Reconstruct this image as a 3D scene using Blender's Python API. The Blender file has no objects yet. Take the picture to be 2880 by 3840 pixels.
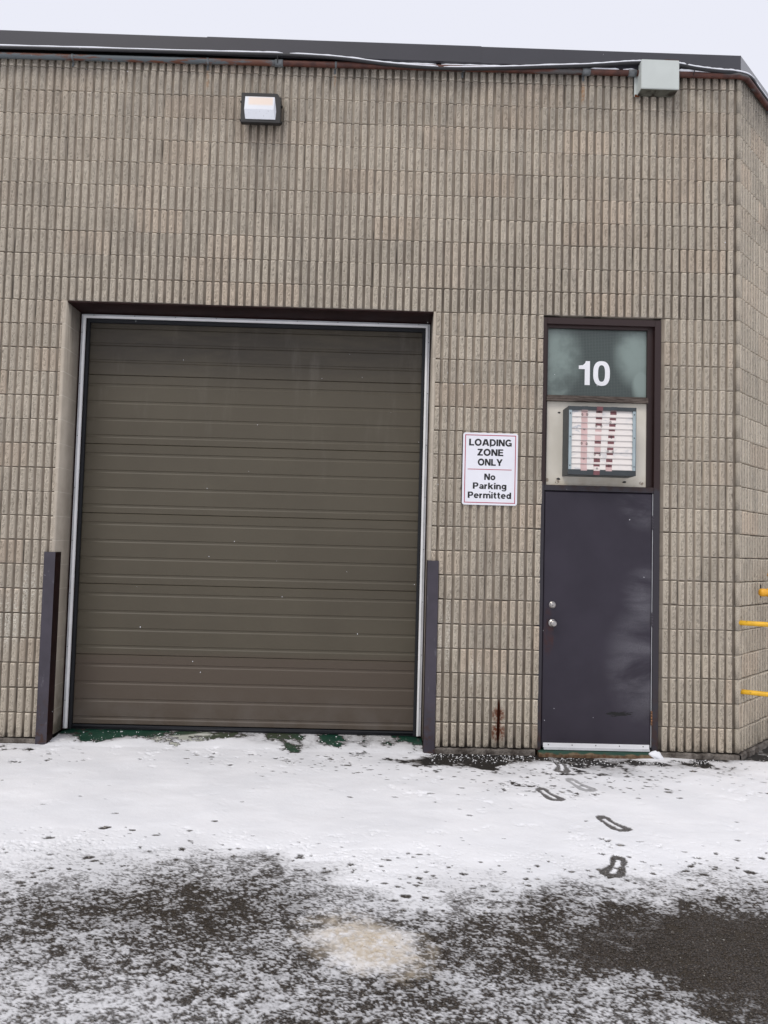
import bpy, math, random
import numpy as np
from mathutils import Vector, Matrix

# ------------------------------------------------------------------ scene, camera, light
S = bpy.context.scene
COL = S.collection
R = math.radians
random.seed(7)
rng = np.random.RandomState(11)

cd = bpy.data.cameras.new('camera')
cam = bpy.data.objects.new('camera', cd)
COL.objects.link(cam)
cam.location = (-3.0119, -6.2622, 1.6258)
cam.rotation_mode = 'XYZ'
cam.rotation_euler = (1.6201303, -0.0260186, -0.0144834)
cd.sensor_fit = 'VERTICAL'
cd.sensor_height = 24.0
cd.sensor_width = 18.0
cd.lens = 24.0 * 2800.0 / 3840.0
cd.clip_start = 0.05
cd.clip_end = 500
S.camera = cam

SUN_EL, SUN_AZ = R(52), R(200)
w = bpy.data.worlds.new('World')
S.world = w
w.use_nodes = True
nt = w.node_tree
nt.nodes.clear()
out = nt.nodes.new('ShaderNodeOutputWorld')
bg = nt.nodes.new('ShaderNodeBackground')
sky = nt.nodes.new('ShaderNodeTexSky')
sky.sky_type = 'NISHITA'
sky.sun_disc = False
sky.sun_elevation = SUN_EL
sky.sun_rotation = SUN_AZ
sky.air_density = 2.0
sky.dust_density = 8.0
skm = nt.nodes.new('ShaderNodeMix')          # overcast: cloud white laid over the clear sky
skm.data_type = 'RGBA'
skm.inputs[0].default_value = 0.93
skm.inputs[7].default_value = (8.1, 8.2, 9.05, 1)
nt.links.new(sky.outputs[0], skm.inputs[6])
nt.links.new(skm.outputs[2], bg.inputs[0])
bg.inputs[1].default_value = 0.10
nt.links.new(bg.outputs[0], out.inputs[0])

sl = bpy.data.lights.new('sun', 'SUN')
sl.energy = 0.95
sl.angle = R(18)
sl.color = (1.0, 0.97, 0.92)
so = bpy.data.objects.new('sun', sl)
COL.objects.link(so)
# light travels from the upper left in front of the wall
sdir = Vector((0.38, 0.62, -0.9)).normalized()
so.rotation_euler = sdir.to_track_quat('-Z', 'Y').to_euler()
so.location = (-8, -8, 10)

S.view_settings.view_transform = 'Standard'
S.view_settings.look = 'None'
S.view_settings.exposure = 0.12
S.view_settings.gamma = 1.0
S.view_settings.use_curve_mapping = False
S.cycles.max_bounces = 6
S.cycles.diffuse_bounces = 3

# ------------------------------------------------------------------ node helpers
class M:
    def __init__(s, name, rough=0.6, spec=0.4, metal=0.0, base=(0.5, 0.5, 0.5)):
        s.m = bpy.data.materials.new(name)
        s.m.use_nodes = True
        s.t = s.m.node_tree
        s.t.nodes.clear()
        s.o = s.t.nodes.new('ShaderNodeOutputMaterial')
        s.b = s.t.nodes.new('ShaderNodeBsdfPrincipled')
        s.t.links.new(s.b.outputs[0], s.o.inputs[0])
        s.set('Roughness', rough); s.set('Specular IOR Level', spec); s.set('Metallic', metal)
        s.set('Base Color', base)
        s.co = None
    def node(s, k, **kw):
        n = s.t.nodes.new(k)
        for a, v in kw.items(): setattr(n, a, v)
        return n
    def ln(s, a, b): s.t.links.new(a, b)
    def put(s, sock, v):
        if hasattr(v, 'is_output') or isinstance(v, bpy.types.NodeSocket): s.ln(v, sock)
        elif isinstance(v, (tuple, list)):
            sock.default_value = tuple(v) + ((1,) if len(v) == 3 and len(sock.default_value) == 4 else ())
        else: sock.default_value = v
    def set(s, k, v): s.put(s.b.inputs[k], v)
    def obj(s):
        if s.co is None: s.co = s.node('ShaderNodeTexCoord').outputs['Object']
        return s.co
    def sep(s):
        n = s.node('ShaderNodeSeparateXYZ'); s.ln(s.obj(), n.inputs[0]); return n.outputs
    def scaled(s, sc):
        n = s.node('ShaderNodeVectorMath', operation='MULTIPLY'); s.ln(s.obj(), n.inputs[0]); n.inputs[1].default_value = sc; return n.outputs[0]
    def noise(s, scale, detail=4, rough=0.55, vec=None, dist=0.0):
        n = s.node('ShaderNodeTexNoise'); s.ln(vec or s.obj(), n.inputs['Vector'])
        n.inputs['Scale'].default_value = scale; n.inputs['Detail'].default_value = detail
        n.inputs['Roughness'].default_value = rough; n.inputs['Distortion'].default_value = dist
        return n.outputs[0]
    def voro(s, scale, vec=None, feat='F1', rand=1.0):
        n = s.node('ShaderNodeTexVoronoi', feature=feat); s.ln(vec or s.obj(), n.inputs['Vector'])
        n.inputs['Scale'].default_value = scale; n.inputs['Randomness'].default_value = rand
        return n.outputs
    def math(s, op, a, b=0.0, c=0.0, clamp=False):
        n = s.node('ShaderNodeMath', operation=op, use_clamp=clamp)
        s.put(n.inputs[0], a); s.put(n.inputs[1], b); s.put(n.inputs[2], c)
        return n.outputs[0]
    def ramp(s, v, a, b, ya=0.0, yb=1.0):
        n = s.node('ShaderNodeMapRange', interpolation_type='SMOOTHSTEP')
        s.put(n.inputs[0], v); n.inputs[1].default_value = a; n.inputs[2].default_value = b
        n.inputs[3].default_value = ya; n.inputs[4].default_value = yb
        return n.outputs[0]
    def mix(s, f, a, b, mode='MIX'):
        n = s.node('ShaderNodeMix', data_type='RGBA', blend_type=mode)
        s.put(n.inputs[0], f); s.put(n.inputs[6], a); s.put(n.inputs[7], b)
        return n.outputs[2]
    def attr(s, name):
        n = s.node('ShaderNodeAttribute', attribute_name=name); return n
    def bump(s, h, strength=0.5, dist=0.01):
        n = s.node('ShaderNodeBump'); s.ln(h, n.inputs['Height'])
        n.inputs['Strength'].default_value = strength; n.inputs['Distance'].default_value = dist
        s.ln(n.outputs[0], s.b.inputs['Normal'])
    def blob(s, cx, cz, rx, rz, soft=0.6):
        """soft elliptical spot on an upright face, ragged by noise"""
        o = s.sep()
        dx = s.math('DIVIDE', s.math('SUBTRACT', o[0], cx), rx)
        dz = s.math('DIVIDE', s.math('SUBTRACT', o[2], cz), rz)
        d = s.math('ADD', s.math('MULTIPLY', dx, dx), s.math('MULTIPLY', dz, dz))
        return s.ramp(d, 1.0, 1.0 - soft, 0.0, 1.0)

# ------------------------------------------------------------------ mesh helpers
class MB:
    def __init__(s): s.v = []; s.f = []; s.mi = []; s.cur = 0; s.sm = []
    def face(s, idx, smooth=False): s.f.append(tuple(idx)); s.mi.append(s.cur); s.sm.append(smooth)
    def box(s, x0, x1, y0, y1, z0, z1, T=None):
        n = len(s.v)
        P = [(x0,y0,z0),(x1,y0,z0),(x1,y1,z0),(x0,y1,z0),(x0,y0,z1),(x1,y0,z1),(x1,y1,z1),(x0,y1,z1)]
        if T: P = [tuple(T @ Vector(p)) for p in P]
        s.v += P
        for q in ((0,3,2,1),(4,5,6,7),(0,1,5,4),(1,2,6,5),(2,3,7,6),(3,0,4,7)): s.face([n+i for i in q])
        return s
    def prism(s, poly, a0, a1, axis='x', T=None):
        """extrude a 2D polygon along an axis; poly is (y,z) for x, (x,z) for y, (x,y) for z"""
        n = len(s.v); k = len(poly)
        for a in (a0, a1):
            for p, q in poly:
                c = {'x': (a,p,q), 'y': (p,a,q), 'z': (p,q,a)}[axis]
                s.v.append(tuple(T @ Vector(c)) if T else c)
        s.face([n+i for i in range(k)][::-1]); s.face([n+k+i for i in range(k)])
        for i in range(k):
            j = (i+1) % k; s.face((n+i, n+j, n+k+j, n+k+i))
        return s
    def tube(s, pts, r, seg=12, caps=True, squash=1.0):
        pts = [Vector(p) for p in pts]; n0 = len(s.v); N = len(pts)
        rr = r if isinstance(r, (list, tuple)) else [r]*N
        for i, p in enumerate(pts):
            t = (pts[min(i+1,N-1)] - pts[max(i-1,0)]).normalized()
            up = Vector((0,0,1)) if abs(t.z) < 0.9 else Vector((0,1,0))
            a = t.cross(up).normalized(); b = a.cross(t).normalized()
            for k in range(seg):
                w_ = 2*math.pi*k/seg
                s.v.append(tuple(p + (a*math.cos(w_) + b*math.sin(w_)*squash)*rr[i]))
        for i in range(N-1):
            for k in range(seg):
                k2 = (k+1) % seg
                s.face((n0+i*seg+k, n0+i*seg+k2, n0+(i+1)*seg+k2, n0+(i+1)*seg+k), True)
        if caps:
            s.face([n0+k for k in range(seg)][::-1]); s.face([n0+(N-1)*seg+k for k in range(seg)])
        return s
    def lathe(s, prof, seg=24, origin=(0,0,0), axis=(0,-1,0)):
        """profile of (radius, distance) turned about an axis"""
        ax = Vector(axis).normalized(); up = Vector((0,0,1)) if abs(ax.z) < .9 else Vector((1,0,0))
        a = ax.cross(up).normalized(); b = a.cross(ax).normalized(); o = Vector(origin); n0 = len(s.v)
        for r_, d in prof:
            for k in range(seg):
                w_ = 2*math.pi*k/seg
                s.v.append(tuple(o + ax*d + (a*math.cos(w_) + b*math.sin(w_))*r_))
        for i in range(len(prof)-1):
            for k in range(seg):
                k2 = (k+1) % seg
                s.face((n0+i*seg+k, n0+i*seg+k2, n0+(i+1)*seg+k2, n0+(i+1)*seg+k), True)
        s.face([n0+k for k in range(seg)][::-1]); s.face([n0+(len(prof)-1)*seg+k for k in range(seg)])
        return s
    def ball(s, c, r, sc=(1,1,1), sub=1, jit=0.0, rot=0.0):
        import bmesh
        bm = bmesh.new(); bmesh.ops.create_icosphere(bm, subdivisions=sub, radius=1.0)
        n = len(s.v); cr, sr = math.cos(rot), math.sin(rot)
        for v in bm.verts:
            j = 1 + random.uniform(-jit, jit); x, y, z = v.co.x*sc[0]*j, v.co.y*sc[1]*j, v.co.z*sc[2]*j
            s.v.append((c[0]+r*(x*cr-y*sr), c[1]+r*(x*sr+y*cr), c[2]+r*z))
        for f in bm.faces: s.face([n+v.index for v in f.verts], True)
        bm.free(); return s
    def build(s, name, mats, parent=None, bevel=0.0, bseg=2):
        me = bpy.data.meshes.new(name); me.from_pydata(s.v, [], s.f); me.update()
        mats = mats if isinstance(mats, (list, tuple)) else [mats]
        for m in mats: me.materials.append(m.m if isinstance(m, M) else m)
        me.polygons.foreach_set('material_index', s.mi)
        me.polygons.foreach_set('use_smooth', s.sm)
        import bmesh
        bm = bmesh.new(); bm.from_mesh(me); bmesh.ops.recalc_face_normals(bm, faces=bm.faces)
        if bevel > 0:
            es = [e for e in bm.edges if len(e.link_faces) == 2 and e.calc_face_angle() > 0.6 and e.calc_length() > bevel*2.2]
            bmesh.ops.bevel(bm, geom=es, offset=bevel, segments=bseg, affect='EDGES', clamp_overlap=True)
        bm.to_mesh(me); bm.free()
        o = bpy.data.objects.new(name, me); COL.objects.link(o)
        if parent: o.parent = parent
        return o

def np_mesh(name, V, F, mats, parent=None, attrs=None, mi=None, smooth=False):
    me = bpy.data.meshes.new(name)
    V = np.asarray(V, np.float32); F = np.asarray(F, np.int32)
    me.vertices.add(len(V)); me.vertices.foreach_set('co', V.ravel())
    k = F.shape[1]
    me.loops.add(F.size); me.loops.foreach_set('vertex_index', F.ravel())
    me.polygons.add(len(F)); me.polygons.foreach_set('loop_start', np.arange(0, F.size, k, dtype=np.int32))
    me.polygons.foreach_set('loop_total', np.full(len(F), k, np.int32))
    for m in mats: me.materials.append(m.m if isinstance(m, M) else m)
    if mi is not None: me.polygons.foreach_set('material_index', np.asarray(mi, np.int32))
    if smooth: me.polygons.foreach_set('use_smooth', np.ones(len(F), bool))
    me.update(calc_edges=True)
    for a, vals in (attrs or {}).items():
        at = me.attributes.new(a, 'FLOAT', 'POINT'); at.data.foreach_set('value', np.asarray(vals, np.float32))
    o = bpy.data.objects.new(name, me); COL.objects.link(o)
    if parent: o.parent = parent
    return o

def thing(name, label, cat, loc=(0,0,0), group=None):
    o = bpy.data.objects.new(name, None); COL.objects.link(o); o.location = loc
    o.empty_display_size = 0.1
    return tag(o, label, cat, group)
def tag(o, label, cat=None, group=None, kind=None):
    o['label'] = label
    if cat: o['category'] = cat
    if group: o['group'] = group
    if kind: o['kind'] = kind
    return o
def keep(o, parent):
    """parent without moving"""
    o.parent = parent; o.matrix_parent_inverse = Matrix.Translation(parent.location).inverted(); return o

def vnoise(x, y, scale, seed):
    r_ = np.random.RandomState(seed); T = r_.rand(256, 256)
    X = x*scale + 57.3*seed; Y = y*scale + 31.7*seed
    xi = np.floor(X).astype(int); yi = np.floor(Y).astype(int); fx = X-xi; fy = Y-yi
    fx = fx*fx*(3-2*fx); fy = fy*fy*(3-2*fy)
    a = T[xi & 255, yi & 255]; b = T[(xi+1) & 255, yi & 255]; c = T[xi & 255, (yi+1) & 255]; d = T[(xi+1) & 255, (yi+1) & 255]
    return (a*(1-fx)+b*fx)*(1-fy) + (c*(1-fx)+d*fx)*fy

# ------------------------------------------------------------------ materials
P = 0.4064/6           # rib spacing: six ribs to a block
H = 0.2032             # block course
XL, XR, ZT = -83.55*P, -37.6*P, 18*H      # loading opening
DL, DR = -1.62, -0.594                    # entrance opening
CX = 0.081                                # building corner
PHI = R(45)

def wall_colour(m, base, dark, light):
    """block colour with per-block tone, pits, soot and lime"""
    tone = m.attr('tone').outputs['Fac']; rough = m.attr('rough').outputs['Fac']
    n1 = m.noise(120, 5, 0.7); n2 = m.noise(3.0, 3); n3 = m.noise(420, 2)
    c = m.mix(m.ramp(n1, .36, .56), dark, base)
    c = m.mix(m.math('MULTIPLY', m.ramp(n3, .62, .74), rough), c, light)
    c = m.mix(m.ramp(n2, .3, .7, 0.0, .16), c, (c0*0.80 for c0 in base).__class__ and tuple(x*.78 for x in base))
    return c, tone, rough, n1

m_rib = M('split_face_block', 0.92, 0.2)
base, dark, light = (.535, .475, .385), (.29, .25, .198), (.78, .72, .62)
c, tone, rough, n1 = wall_colour(m_rib, base, dark, light)
flat = m_rib.mix(m_rib.noise(30, 3), (.52,.465,.38), (.61,.545,.45))
c = m_rib.mix(rough, flat, c)
t2 = m_rib.ramp(tone, 0, 1, .83, 1.15)
c = m_rib.mix(1.0, c, m_rib.node('ShaderNodeCombineColor').outputs[0], 'MULTIPLY') if False else c
cc = m_rib.node('ShaderNodeCombineXYZ')
for i, k in enumerate((1.0, 1.0, 1.0)): m_rib.ln(t2, cc.inputs[i])
c = m_rib.mix(1.0, c, cc.outputs[0], 'MULTIPLY')
# some blocks pinker
pink = m_rib.ramp(m_rib.attr('hue').outputs['Fac'], .70, 1.0, 0, .38)
c = m_rib.mix(pink, c, m_rib.mix(1.0, c, (1.10, .97, .90), 'MULTIPLY'))
# soot streaks running down
st = m_rib.noise(1.0, 5, .6, vec=m_rib.scaled((11, 11, .55)))
c = m_rib.mix(m_rib.ramp(st, .56, .80, 0, .45), c, (.13,.11,.09))
o_ = m_rib.sep()
gm = m_rib.noise(1.0, 5, .65, vec=m_rib.scaled((2.6, 2.6, 1.5)))
c = m_rib.mix(m_rib.ramp(gm, .50, .74, 0, .42), c, (.235,.215,.185))
pt = m_rib.noise(62, 3, .6)
c = m_rib.mix(m_rib.math('MULTIPLY', m_rib.ramp(pt, .56, .68, 0, .5), rough), c, (.17,.148,.12))
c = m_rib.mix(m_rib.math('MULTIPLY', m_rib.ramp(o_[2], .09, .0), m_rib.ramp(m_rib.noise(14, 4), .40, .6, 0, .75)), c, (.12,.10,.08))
# cooler, darker band just under the roof edge
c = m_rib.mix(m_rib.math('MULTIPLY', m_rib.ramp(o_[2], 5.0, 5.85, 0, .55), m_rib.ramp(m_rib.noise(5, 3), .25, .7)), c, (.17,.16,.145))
# rust stain low on the wall and drips below the conduit straps
rn = m_rib.noise(38, 4)
for cx_, cz_, rx, rz, k in ((-1.936, .275, .075, .075, 1.0), (-1.936, .13, .085, .10, 1.0), (-4.547, 5.63, .02, .12, .55), (-1.30, 5.62, .022, .12, .8), (-3.45, 5.66, .015, .08, .4)):
    b_ = m_rib.math('MULTIPLY', m_rib.blob(cx_, cz_, rx, rz, .9), m_rib.ramp(rn, .36, .56, .1, k))
    c = m_rib.mix(b_, c, (.16, .055, .028) if k > .9 else (.36, .20, .10))
# lime bloom
ln_ = m_rib.noise(60, 5, .7)
for cx_, cz_, rx, rz in ((-5.95, 1.0, .16, .30), (-6.1, .9, .2, .3), (-2.38, .95, .09, .35), (-2.15, .62, .09, .15), (-5.85, 1.25, .1, .2)):
    b_ = m_rib.math('MULTIPLY', m_rib.blob(cx_, cz_, rx, rz, 1.0), m_rib.ramp(ln_, .45, .62, 0, .75))
    c = m_rib.mix(b_, c, (.72, .69, .60))
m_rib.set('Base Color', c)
hb = m_rib.math('MULTIPLY', m_rib.math('ADD', n1, m_rib.math('MULTIPLY', m_rib.noise(420, 2), .5)), m_rib.math('ADD', rough, .12))
m_rib.bump(hb, 0.8, 0.006)

m_core = M('block_groove', 0.95, 0.15)
o_ = m_core.sep()
fz = m_core.math('FRACT', m_core.math('DIVIDE', m_core.math('ADD', o_[2], H*10), H))
mort = m_core.math('ADD', m_core.ramp(fz, .03, .012), m_core.ramp(fz, .97, .988), clamp=True)
gc = m_core.mix(m_core.ramp(m_core.noise(6, 4), .3, .7), (.235, .198, .160), (.32, .277, .228))
gst = m_core.noise(1.0, 4, .6, vec=m_core.scaled((16, 16, .8)))
gc = m_core.mix(m_core.ramp(gst, .52, .75, 0, .40), gc, (.10,.085,.07))
par = m_core.math('FLOORED_MODULO', m_core.math('FLOOR', m_core.math('DIVIDE', o_[2], H)), 2.0)
bj = m_core.math('FRACT', m_core.math('DIVIDE', m_core.math('ADD', m_core.math('ADD', m_core.math('DIVIDE', o_[0], P), .5), m_core.math('ADD', m_core.math('MULTIPLY', par, 3.0), 600.0)), 6.0))
vj = m_core.math('ADD', m_core.ramp(bj, .075, .055), m_core.ramp(bj, .925, .945), clamp=True)
gc = m_core.mix(m_core.math('MULTIPLY', vj, m_core.ramp(m_core.noise(2.3, 2), .4, .6, 0, .7)), gc, (.36,.32,.265))
vk = m_core.math('ADD', m_core.ramp(bj, .012, .004), m_core.ramp(bj, .988, .996), clamp=True)
gc = m_core.mix(m_core.math('MULTIPLY', vk, m_core.ramp(m_core.noise(3.1, 2), .45, .6, 0, .9)), gc, (.04,.034,.03))
gc = m_core.mix(m_core.math('MULTIPLY', mort, m_core.ramp(m_core.noise(9, 3), .3, .6, .2, 1)), gc, (.25,.215,.175))
crk = m_core.math('ADD', m_core.ramp(fz, .014, .006), m_core.ramp(fz, .986, .994), clamp=True)
gc = m_core.mix(m_core.math('MULTIPLY', crk, m_core.ramp(m_core.noise(5, 4), .42, .56, .15, .95)), gc, (.035,.029,.024))
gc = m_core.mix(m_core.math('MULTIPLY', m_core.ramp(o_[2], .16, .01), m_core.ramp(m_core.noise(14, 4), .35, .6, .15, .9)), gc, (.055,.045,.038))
rn = m_core.noise(38, 4)
for cx_, cz_, rx, rz in ((-1.936, .22, .03, .2),):
    gc = m_core.mix(m_core.blob(cx_, cz_, rx, rz, .5), gc, (.06, .014, .006))
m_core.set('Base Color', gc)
m_core.bump(m_core.noise(160, 3), .35, .004)

m_jamb = M('painted_smooth_block', 0.85, 0.25)
o_ = m_jamb.sep()
fz = m_jamb.math('FRACT', m_jamb.math('DIVIDE', m_jamb.math('ADD', o_[2], H*10), H))
mort = m_jamb.math('ADD', m_jamb.ramp(fz, .03, .012), m_jamb.ramp(fz, .97, .988), clamp=True)
jc = m_jamb.mix(m_jamb.ramp(m_jamb.noise(5, 4), .3, .7), (.40,.35,.285), (.48,.425,.35))
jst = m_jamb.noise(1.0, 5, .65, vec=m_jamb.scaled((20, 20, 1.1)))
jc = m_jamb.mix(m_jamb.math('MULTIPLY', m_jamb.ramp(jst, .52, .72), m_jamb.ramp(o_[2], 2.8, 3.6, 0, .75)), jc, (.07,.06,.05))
jc = m_jamb.mix(m_jamb.math('MULTIPLY', m_jamb.ramp(o_[2], .5, .0, 0, .65), m_jamb.ramp(m_jamb.noise(9, 4), .35, .6)), jc, (.09,.085,.05))
jc = m_jamb.mix(m_jamb.math('MULTIPLY', mort, .55), jc, (.56,.51,.43))
m_jamb.set('Base Color', jc)
m_jamb.bump(m_jamb.math('SUBTRACT', m_jamb.math('MULTIPLY', m_jamb.noise(150, 3), .3), mort), .4, .004)

m_found = M('foundation_concrete', 0.9, 0.25)
n = m_found.noise(7, 6, .65)
fc = m_found.mix(m_found.ramp(n, .35, .68), (.055,.045,.038), (.24,.215,.19))
m_found.set('Base Color', m_found.mix(m_found.ramp(m_found.noise(90, 3), .55, .7, 0, .5), fc, (.03,.025,.02)))
m_found.bump(m_found.noise(30, 6), .8, .02)

def painted(name, col, rough=.45, spec=.5, var=.12, scale=4, dark=None, bump=0.0, coat=0.0):
    m = M(name, rough, spec)
    a = tuple(x*(1-var) for x in col); b = tuple(min(1, x*(1+var)) for x in col)
    cc_ = m.mix(m.ramp(m.noise(scale, 4), .3, .7), a, b)
    m.c = cc_
    m.set('Base Color', cc_)
    if bump: m.bump(m.noise(60, 3), bump, .002)
    if coat: m.set('Coat Weight', coat)
    return m

m_fascia = painted('charcoal_metal_fascia', (.026,.025,.032), .34, .2, .08, 2, coat=1.0)
m_fascia.set('Coat Roughness', .12); m_fascia.set('Coat IOR', 1.52)
m_roof = painted('roof_membrane', (.5,.5,.52), .8, .2)
m_maroon = painted('maroon_steel', (.017,.006,.0055), .6, .15, .25, 9)
m_guard = painted('slate_purple_steel', (.047,.040,.053), .48, .45, .16, 5, bump=.1)
sc_ = m_guard.noise(1.0, 5, .7, vec=m_guard.scaled((22, 22, 5)))
gk = m_guard.mix(m_guard.ramp(sc_, .60, .66, 0, .7), m_guard.c, (.10,.095,.11))
gk = m_guard.mix(m_guard.math('MULTIPLY', m_guard.ramp(m_guard.sep()[2], .45, .0), m_guard.ramp(m_guard.noise(24, 5, .7), .50, .60, 0, .9)), gk, (.05,.022,.014))
m_guard.set('Base Color', gk)
m_seal = painted('black_rubber', (.009,.010,.013), .55, .4)
m_alu = painted('white_aluminium_strip', (.93,.94,.94), .38, .5, .08, 3)
m_alu2 = painted('grey_aluminium', (.60,.61,.63), .42, .5, .12, 6)
m_white = painted('white_paint', (.80,.80,.82), .5, .4, .03)
m_black = painted('black_paint', (.012,.012,.013), .5, .4)
m_screw = painted('dark_screw', (.03,.028,.026), .5, .5)
m_screw2 = painted('zinc_screw', (.16,.16,.17), .4, .5)
m_dark = painted('shadow_black', (.004,.004,.004), .9, .1)

# loading door skin: taupe, lower sections browner, darker towards the top
m_ldoor = M('taupe_steel_door', .50, .45)
o_ = m_ldoor.sep()
dc = m_ldoor.mix(m_ldoor.ramp(m_ldoor.noise(1.3, 4), .3, .7), (.068,.056,.036), (.079,.066,.043))
dc = m_ldoor.mix(m_ldoor.ramp(o_[2], .70, .60), dc, (.075,.056,.039))
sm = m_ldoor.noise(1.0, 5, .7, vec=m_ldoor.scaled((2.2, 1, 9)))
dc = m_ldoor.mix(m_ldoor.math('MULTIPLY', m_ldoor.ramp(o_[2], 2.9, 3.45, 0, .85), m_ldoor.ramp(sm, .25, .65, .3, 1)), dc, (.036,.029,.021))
vs = m_ldoor.noise(1.0, 4, .6, vec=m_ldoor.scaled((7, 1, 1.3)))
dc = m_ldoor.mix(m_ldoor.math('MULTIPLY', m_ldoor.ramp(o_[2], 1.6, 3.3, 0, .28), m_ldoor.ramp(vs, .52, .75)), dc, (.15,.135,.11))
dc = m_ldoor.mix(m_ldoor.ramp(m_ldoor.noise(240, 2), .72, .80, 0, .3), dc, (.16,.15,.13))
dc = m_ldoor.mix(m_ldoor.math('MULTIPLY', m_ldoor.ramp(o_[2], .45, .03, 0, .45), m_ldoor.ramp(m_ldoor.noise(5, 5), .35, .7)), dc, (.12,.105,.09))
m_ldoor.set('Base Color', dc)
m_ldoor.bump(m_ldoor.noise(500, 2), .12, .001)

# entrance door leaf: slate purple, pale sheen of the dents painted in with abrasion near the hinges, a gouge low down, rust under the knob
m_leaf = M('slate_purple_door', .36, .38)
o_ = m_leaf.sep()
lc = m_leaf.mix(m_leaf.ramp(m_leaf.noise(3, 4), .3, .7), (.022,.0175,.028), (.029,.0235,.036))
ab = m_leaf.noise(1.0, 5, .6, vec=m_leaf.scaled((1.5, 1, 4)), dist=.5)
abm = m_leaf.math('MULTIPLY', m_leaf.math('MULTIPLY', m_leaf.ramp(ab, .36, .66), m_leaf.ramp(m_leaf.noise(140, 3, .7), .3, .7, .55, 1.0)), .66)
sh = m_leaf.math('ADD', m_leaf.blob(-.64, .72, .46, .62, 1.0), m_leaf.blob(-.66, 1.32, .30, .26, 1.0), clamp=True)
sh = m_leaf.math('ADD', sh, m_leaf.blob(-.66, 2.06, .34, .26, 1.0), clamp=True)
lc = m_leaf.mix(m_leaf.math('MULTIPLY', sh, abm), lc, (.17,.165,.185))
gn = m_leaf.noise(45, 4)
gg = m_leaf.math('MULTIPLY', m_leaf.blob(-.905, .296, .135, .030, .3), m_leaf.ramp(m_leaf.math('ADD', m_leaf.math('MULTIPLY', m_leaf.blob(-.93, .298, .12, .022, 1.0), .22), m_leaf.noise(1.0, 4, .65, vec=m_leaf.scaled((26, 1, 85)))), .54, .60))
lc = m_leaf.mix(gg, lc, (.006,.006,.006))
rr = m_leaf.math('MULTIPLY', m_leaf.math('ADD', m_leaf.blob(-1.495, .93, .022, .13, .8), m_leaf.blob(-1.53, .97, .05, .25, 1.0), clamp=True), m_leaf.ramp(m_leaf.noise(22, 4), .38, .6, .1, .8))
lc = m_leaf.mix(rr, lc, (.045,.014,.012))
lc = m_leaf.mix(m_leaf.math('MULTIPLY', m_leaf.ramp(o_[2], .14, .03), m_leaf.ramp(m_leaf.noise(30, 4), .5, .7, 0, .7)), lc, (.02,.018,.018))
m_leaf.set('Base Color', lc)
m_leaf.set('Roughness', m_leaf.math('ADD', .34, m_leaf.math('MULTIPLY', m_leaf.noise(8, 4), .2)))
m_leaf.bump(m_leaf.math('SUBTRACT', m_leaf.math('MULTIPLY', m_leaf.noise(300, 2), .15), m_leaf.math('MULTIPLY', gg, 2)), .25, .002)

# door frame: maroon above, slate purple below, chipped
m_frame = M('two_tone_door_frame', .48, .45)
o_ = m_frame.sep()
zz = m_frame.math('ADD', o_[2], m_frame.math('MULTIPLY', m_frame.math('SUBTRACT', m_frame.noise(14, 5), .5), .22))
fcx = m_frame.mix(m_frame.ramp(zz, 2.16, 2.22), (.026,.022,.029), (.024,.010,.009))
fcx = m_frame.mix(m_frame.math('MULTIPLY', m_frame.ramp(o_[2], .7, .05), m_frame.ramp(m_frame.noise(13, 5), .42, .58, 0, .85)), fcx, (.035,.013,.009))
m_frame.set('Base Color', fcx)
m_frame.bump(m_frame.noise(40, 4), .2, .003)

m_cream = M('cream_panel', .7, .3)
o_ = m_cream.sep()
cc_ = m_cream.mix(m_cream.ramp(m_cream.noise(4, 4), .3, .7), (.66,.62,.53), (.73,.69,.60))
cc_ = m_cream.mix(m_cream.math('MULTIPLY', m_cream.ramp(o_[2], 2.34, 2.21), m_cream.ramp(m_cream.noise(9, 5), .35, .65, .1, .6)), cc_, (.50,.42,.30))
for cx_, cz_ in ((-1.55, 2.25), (-1.46, 2.235), (-.74, 2.24)):
    cc_ = m_cream.mix(m_cream.math('MULTIPLY', m_cream.blob(cx_, cz_, .022, .020, .5), m_cream.ramp(m_cream.noise(50, 3), .4, .55)), cc_, (.28,.23,.18))
m_cream.set('Base Color', cc_)

m_wood = M('weathered_brown_wood', .85, .2)
wn = m_wood.noise(1.0, 5, .7, vec=m_wood.scaled((9, 9, 160)))
m_wood.set('Base Color', m_wood.mix(m_wood.ramp(wn, .38, .62), (.045,.032,.028), (.15,.125,.105)))
m_wood.bump(wn, .5, .004)

m_green = M('green_floor_paint', .42, .5)
o_ = m_green.sep()
nx = m_green.noise(1.0, 5, .65, vec=m_green.scaled((1.2, 5.5, 1)), dist=.8)
ex = m_green.math('ADD', o_[0], m_green.math('MULTIPLY', m_green.math('SUBTRACT', nx, .5), 1.2))
ey = m_green.math('ADD', o_[1], m_green.math('MULTIPLY', m_green.math('SUBTRACT', m_green.noise(6, 4), .5), .10))
worn = m_green.math('MULTIPLY', m_green.ramp(ex, -5.30, -5.22), m_green.ramp(ex, -4.35, -4.55))
diag = m_green.math('SUBTRACT', ey, m_green.math('MULTIPLY', m_green.math('ADD', o_[0], 5.25), .30))
worn = m_green.math('MULTIPLY', worn, m_green.ramp(diag, .10, .05))
oliv = m_green.math('MULTIPLY', m_green.ramp(ex, -4.9, -4.5), m_green.ramp(ex, -3.3, -3.9))
gcol = m_green.mix(m_green.ramp(m_green.noise(8, 4), .3, .7), (.007,.042,.026), (.013,.062,.038))
gcol = m_green.mix(m_green.math('MULTIPLY', oliv, .7), gcol, (.075,.075,.045))
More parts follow.
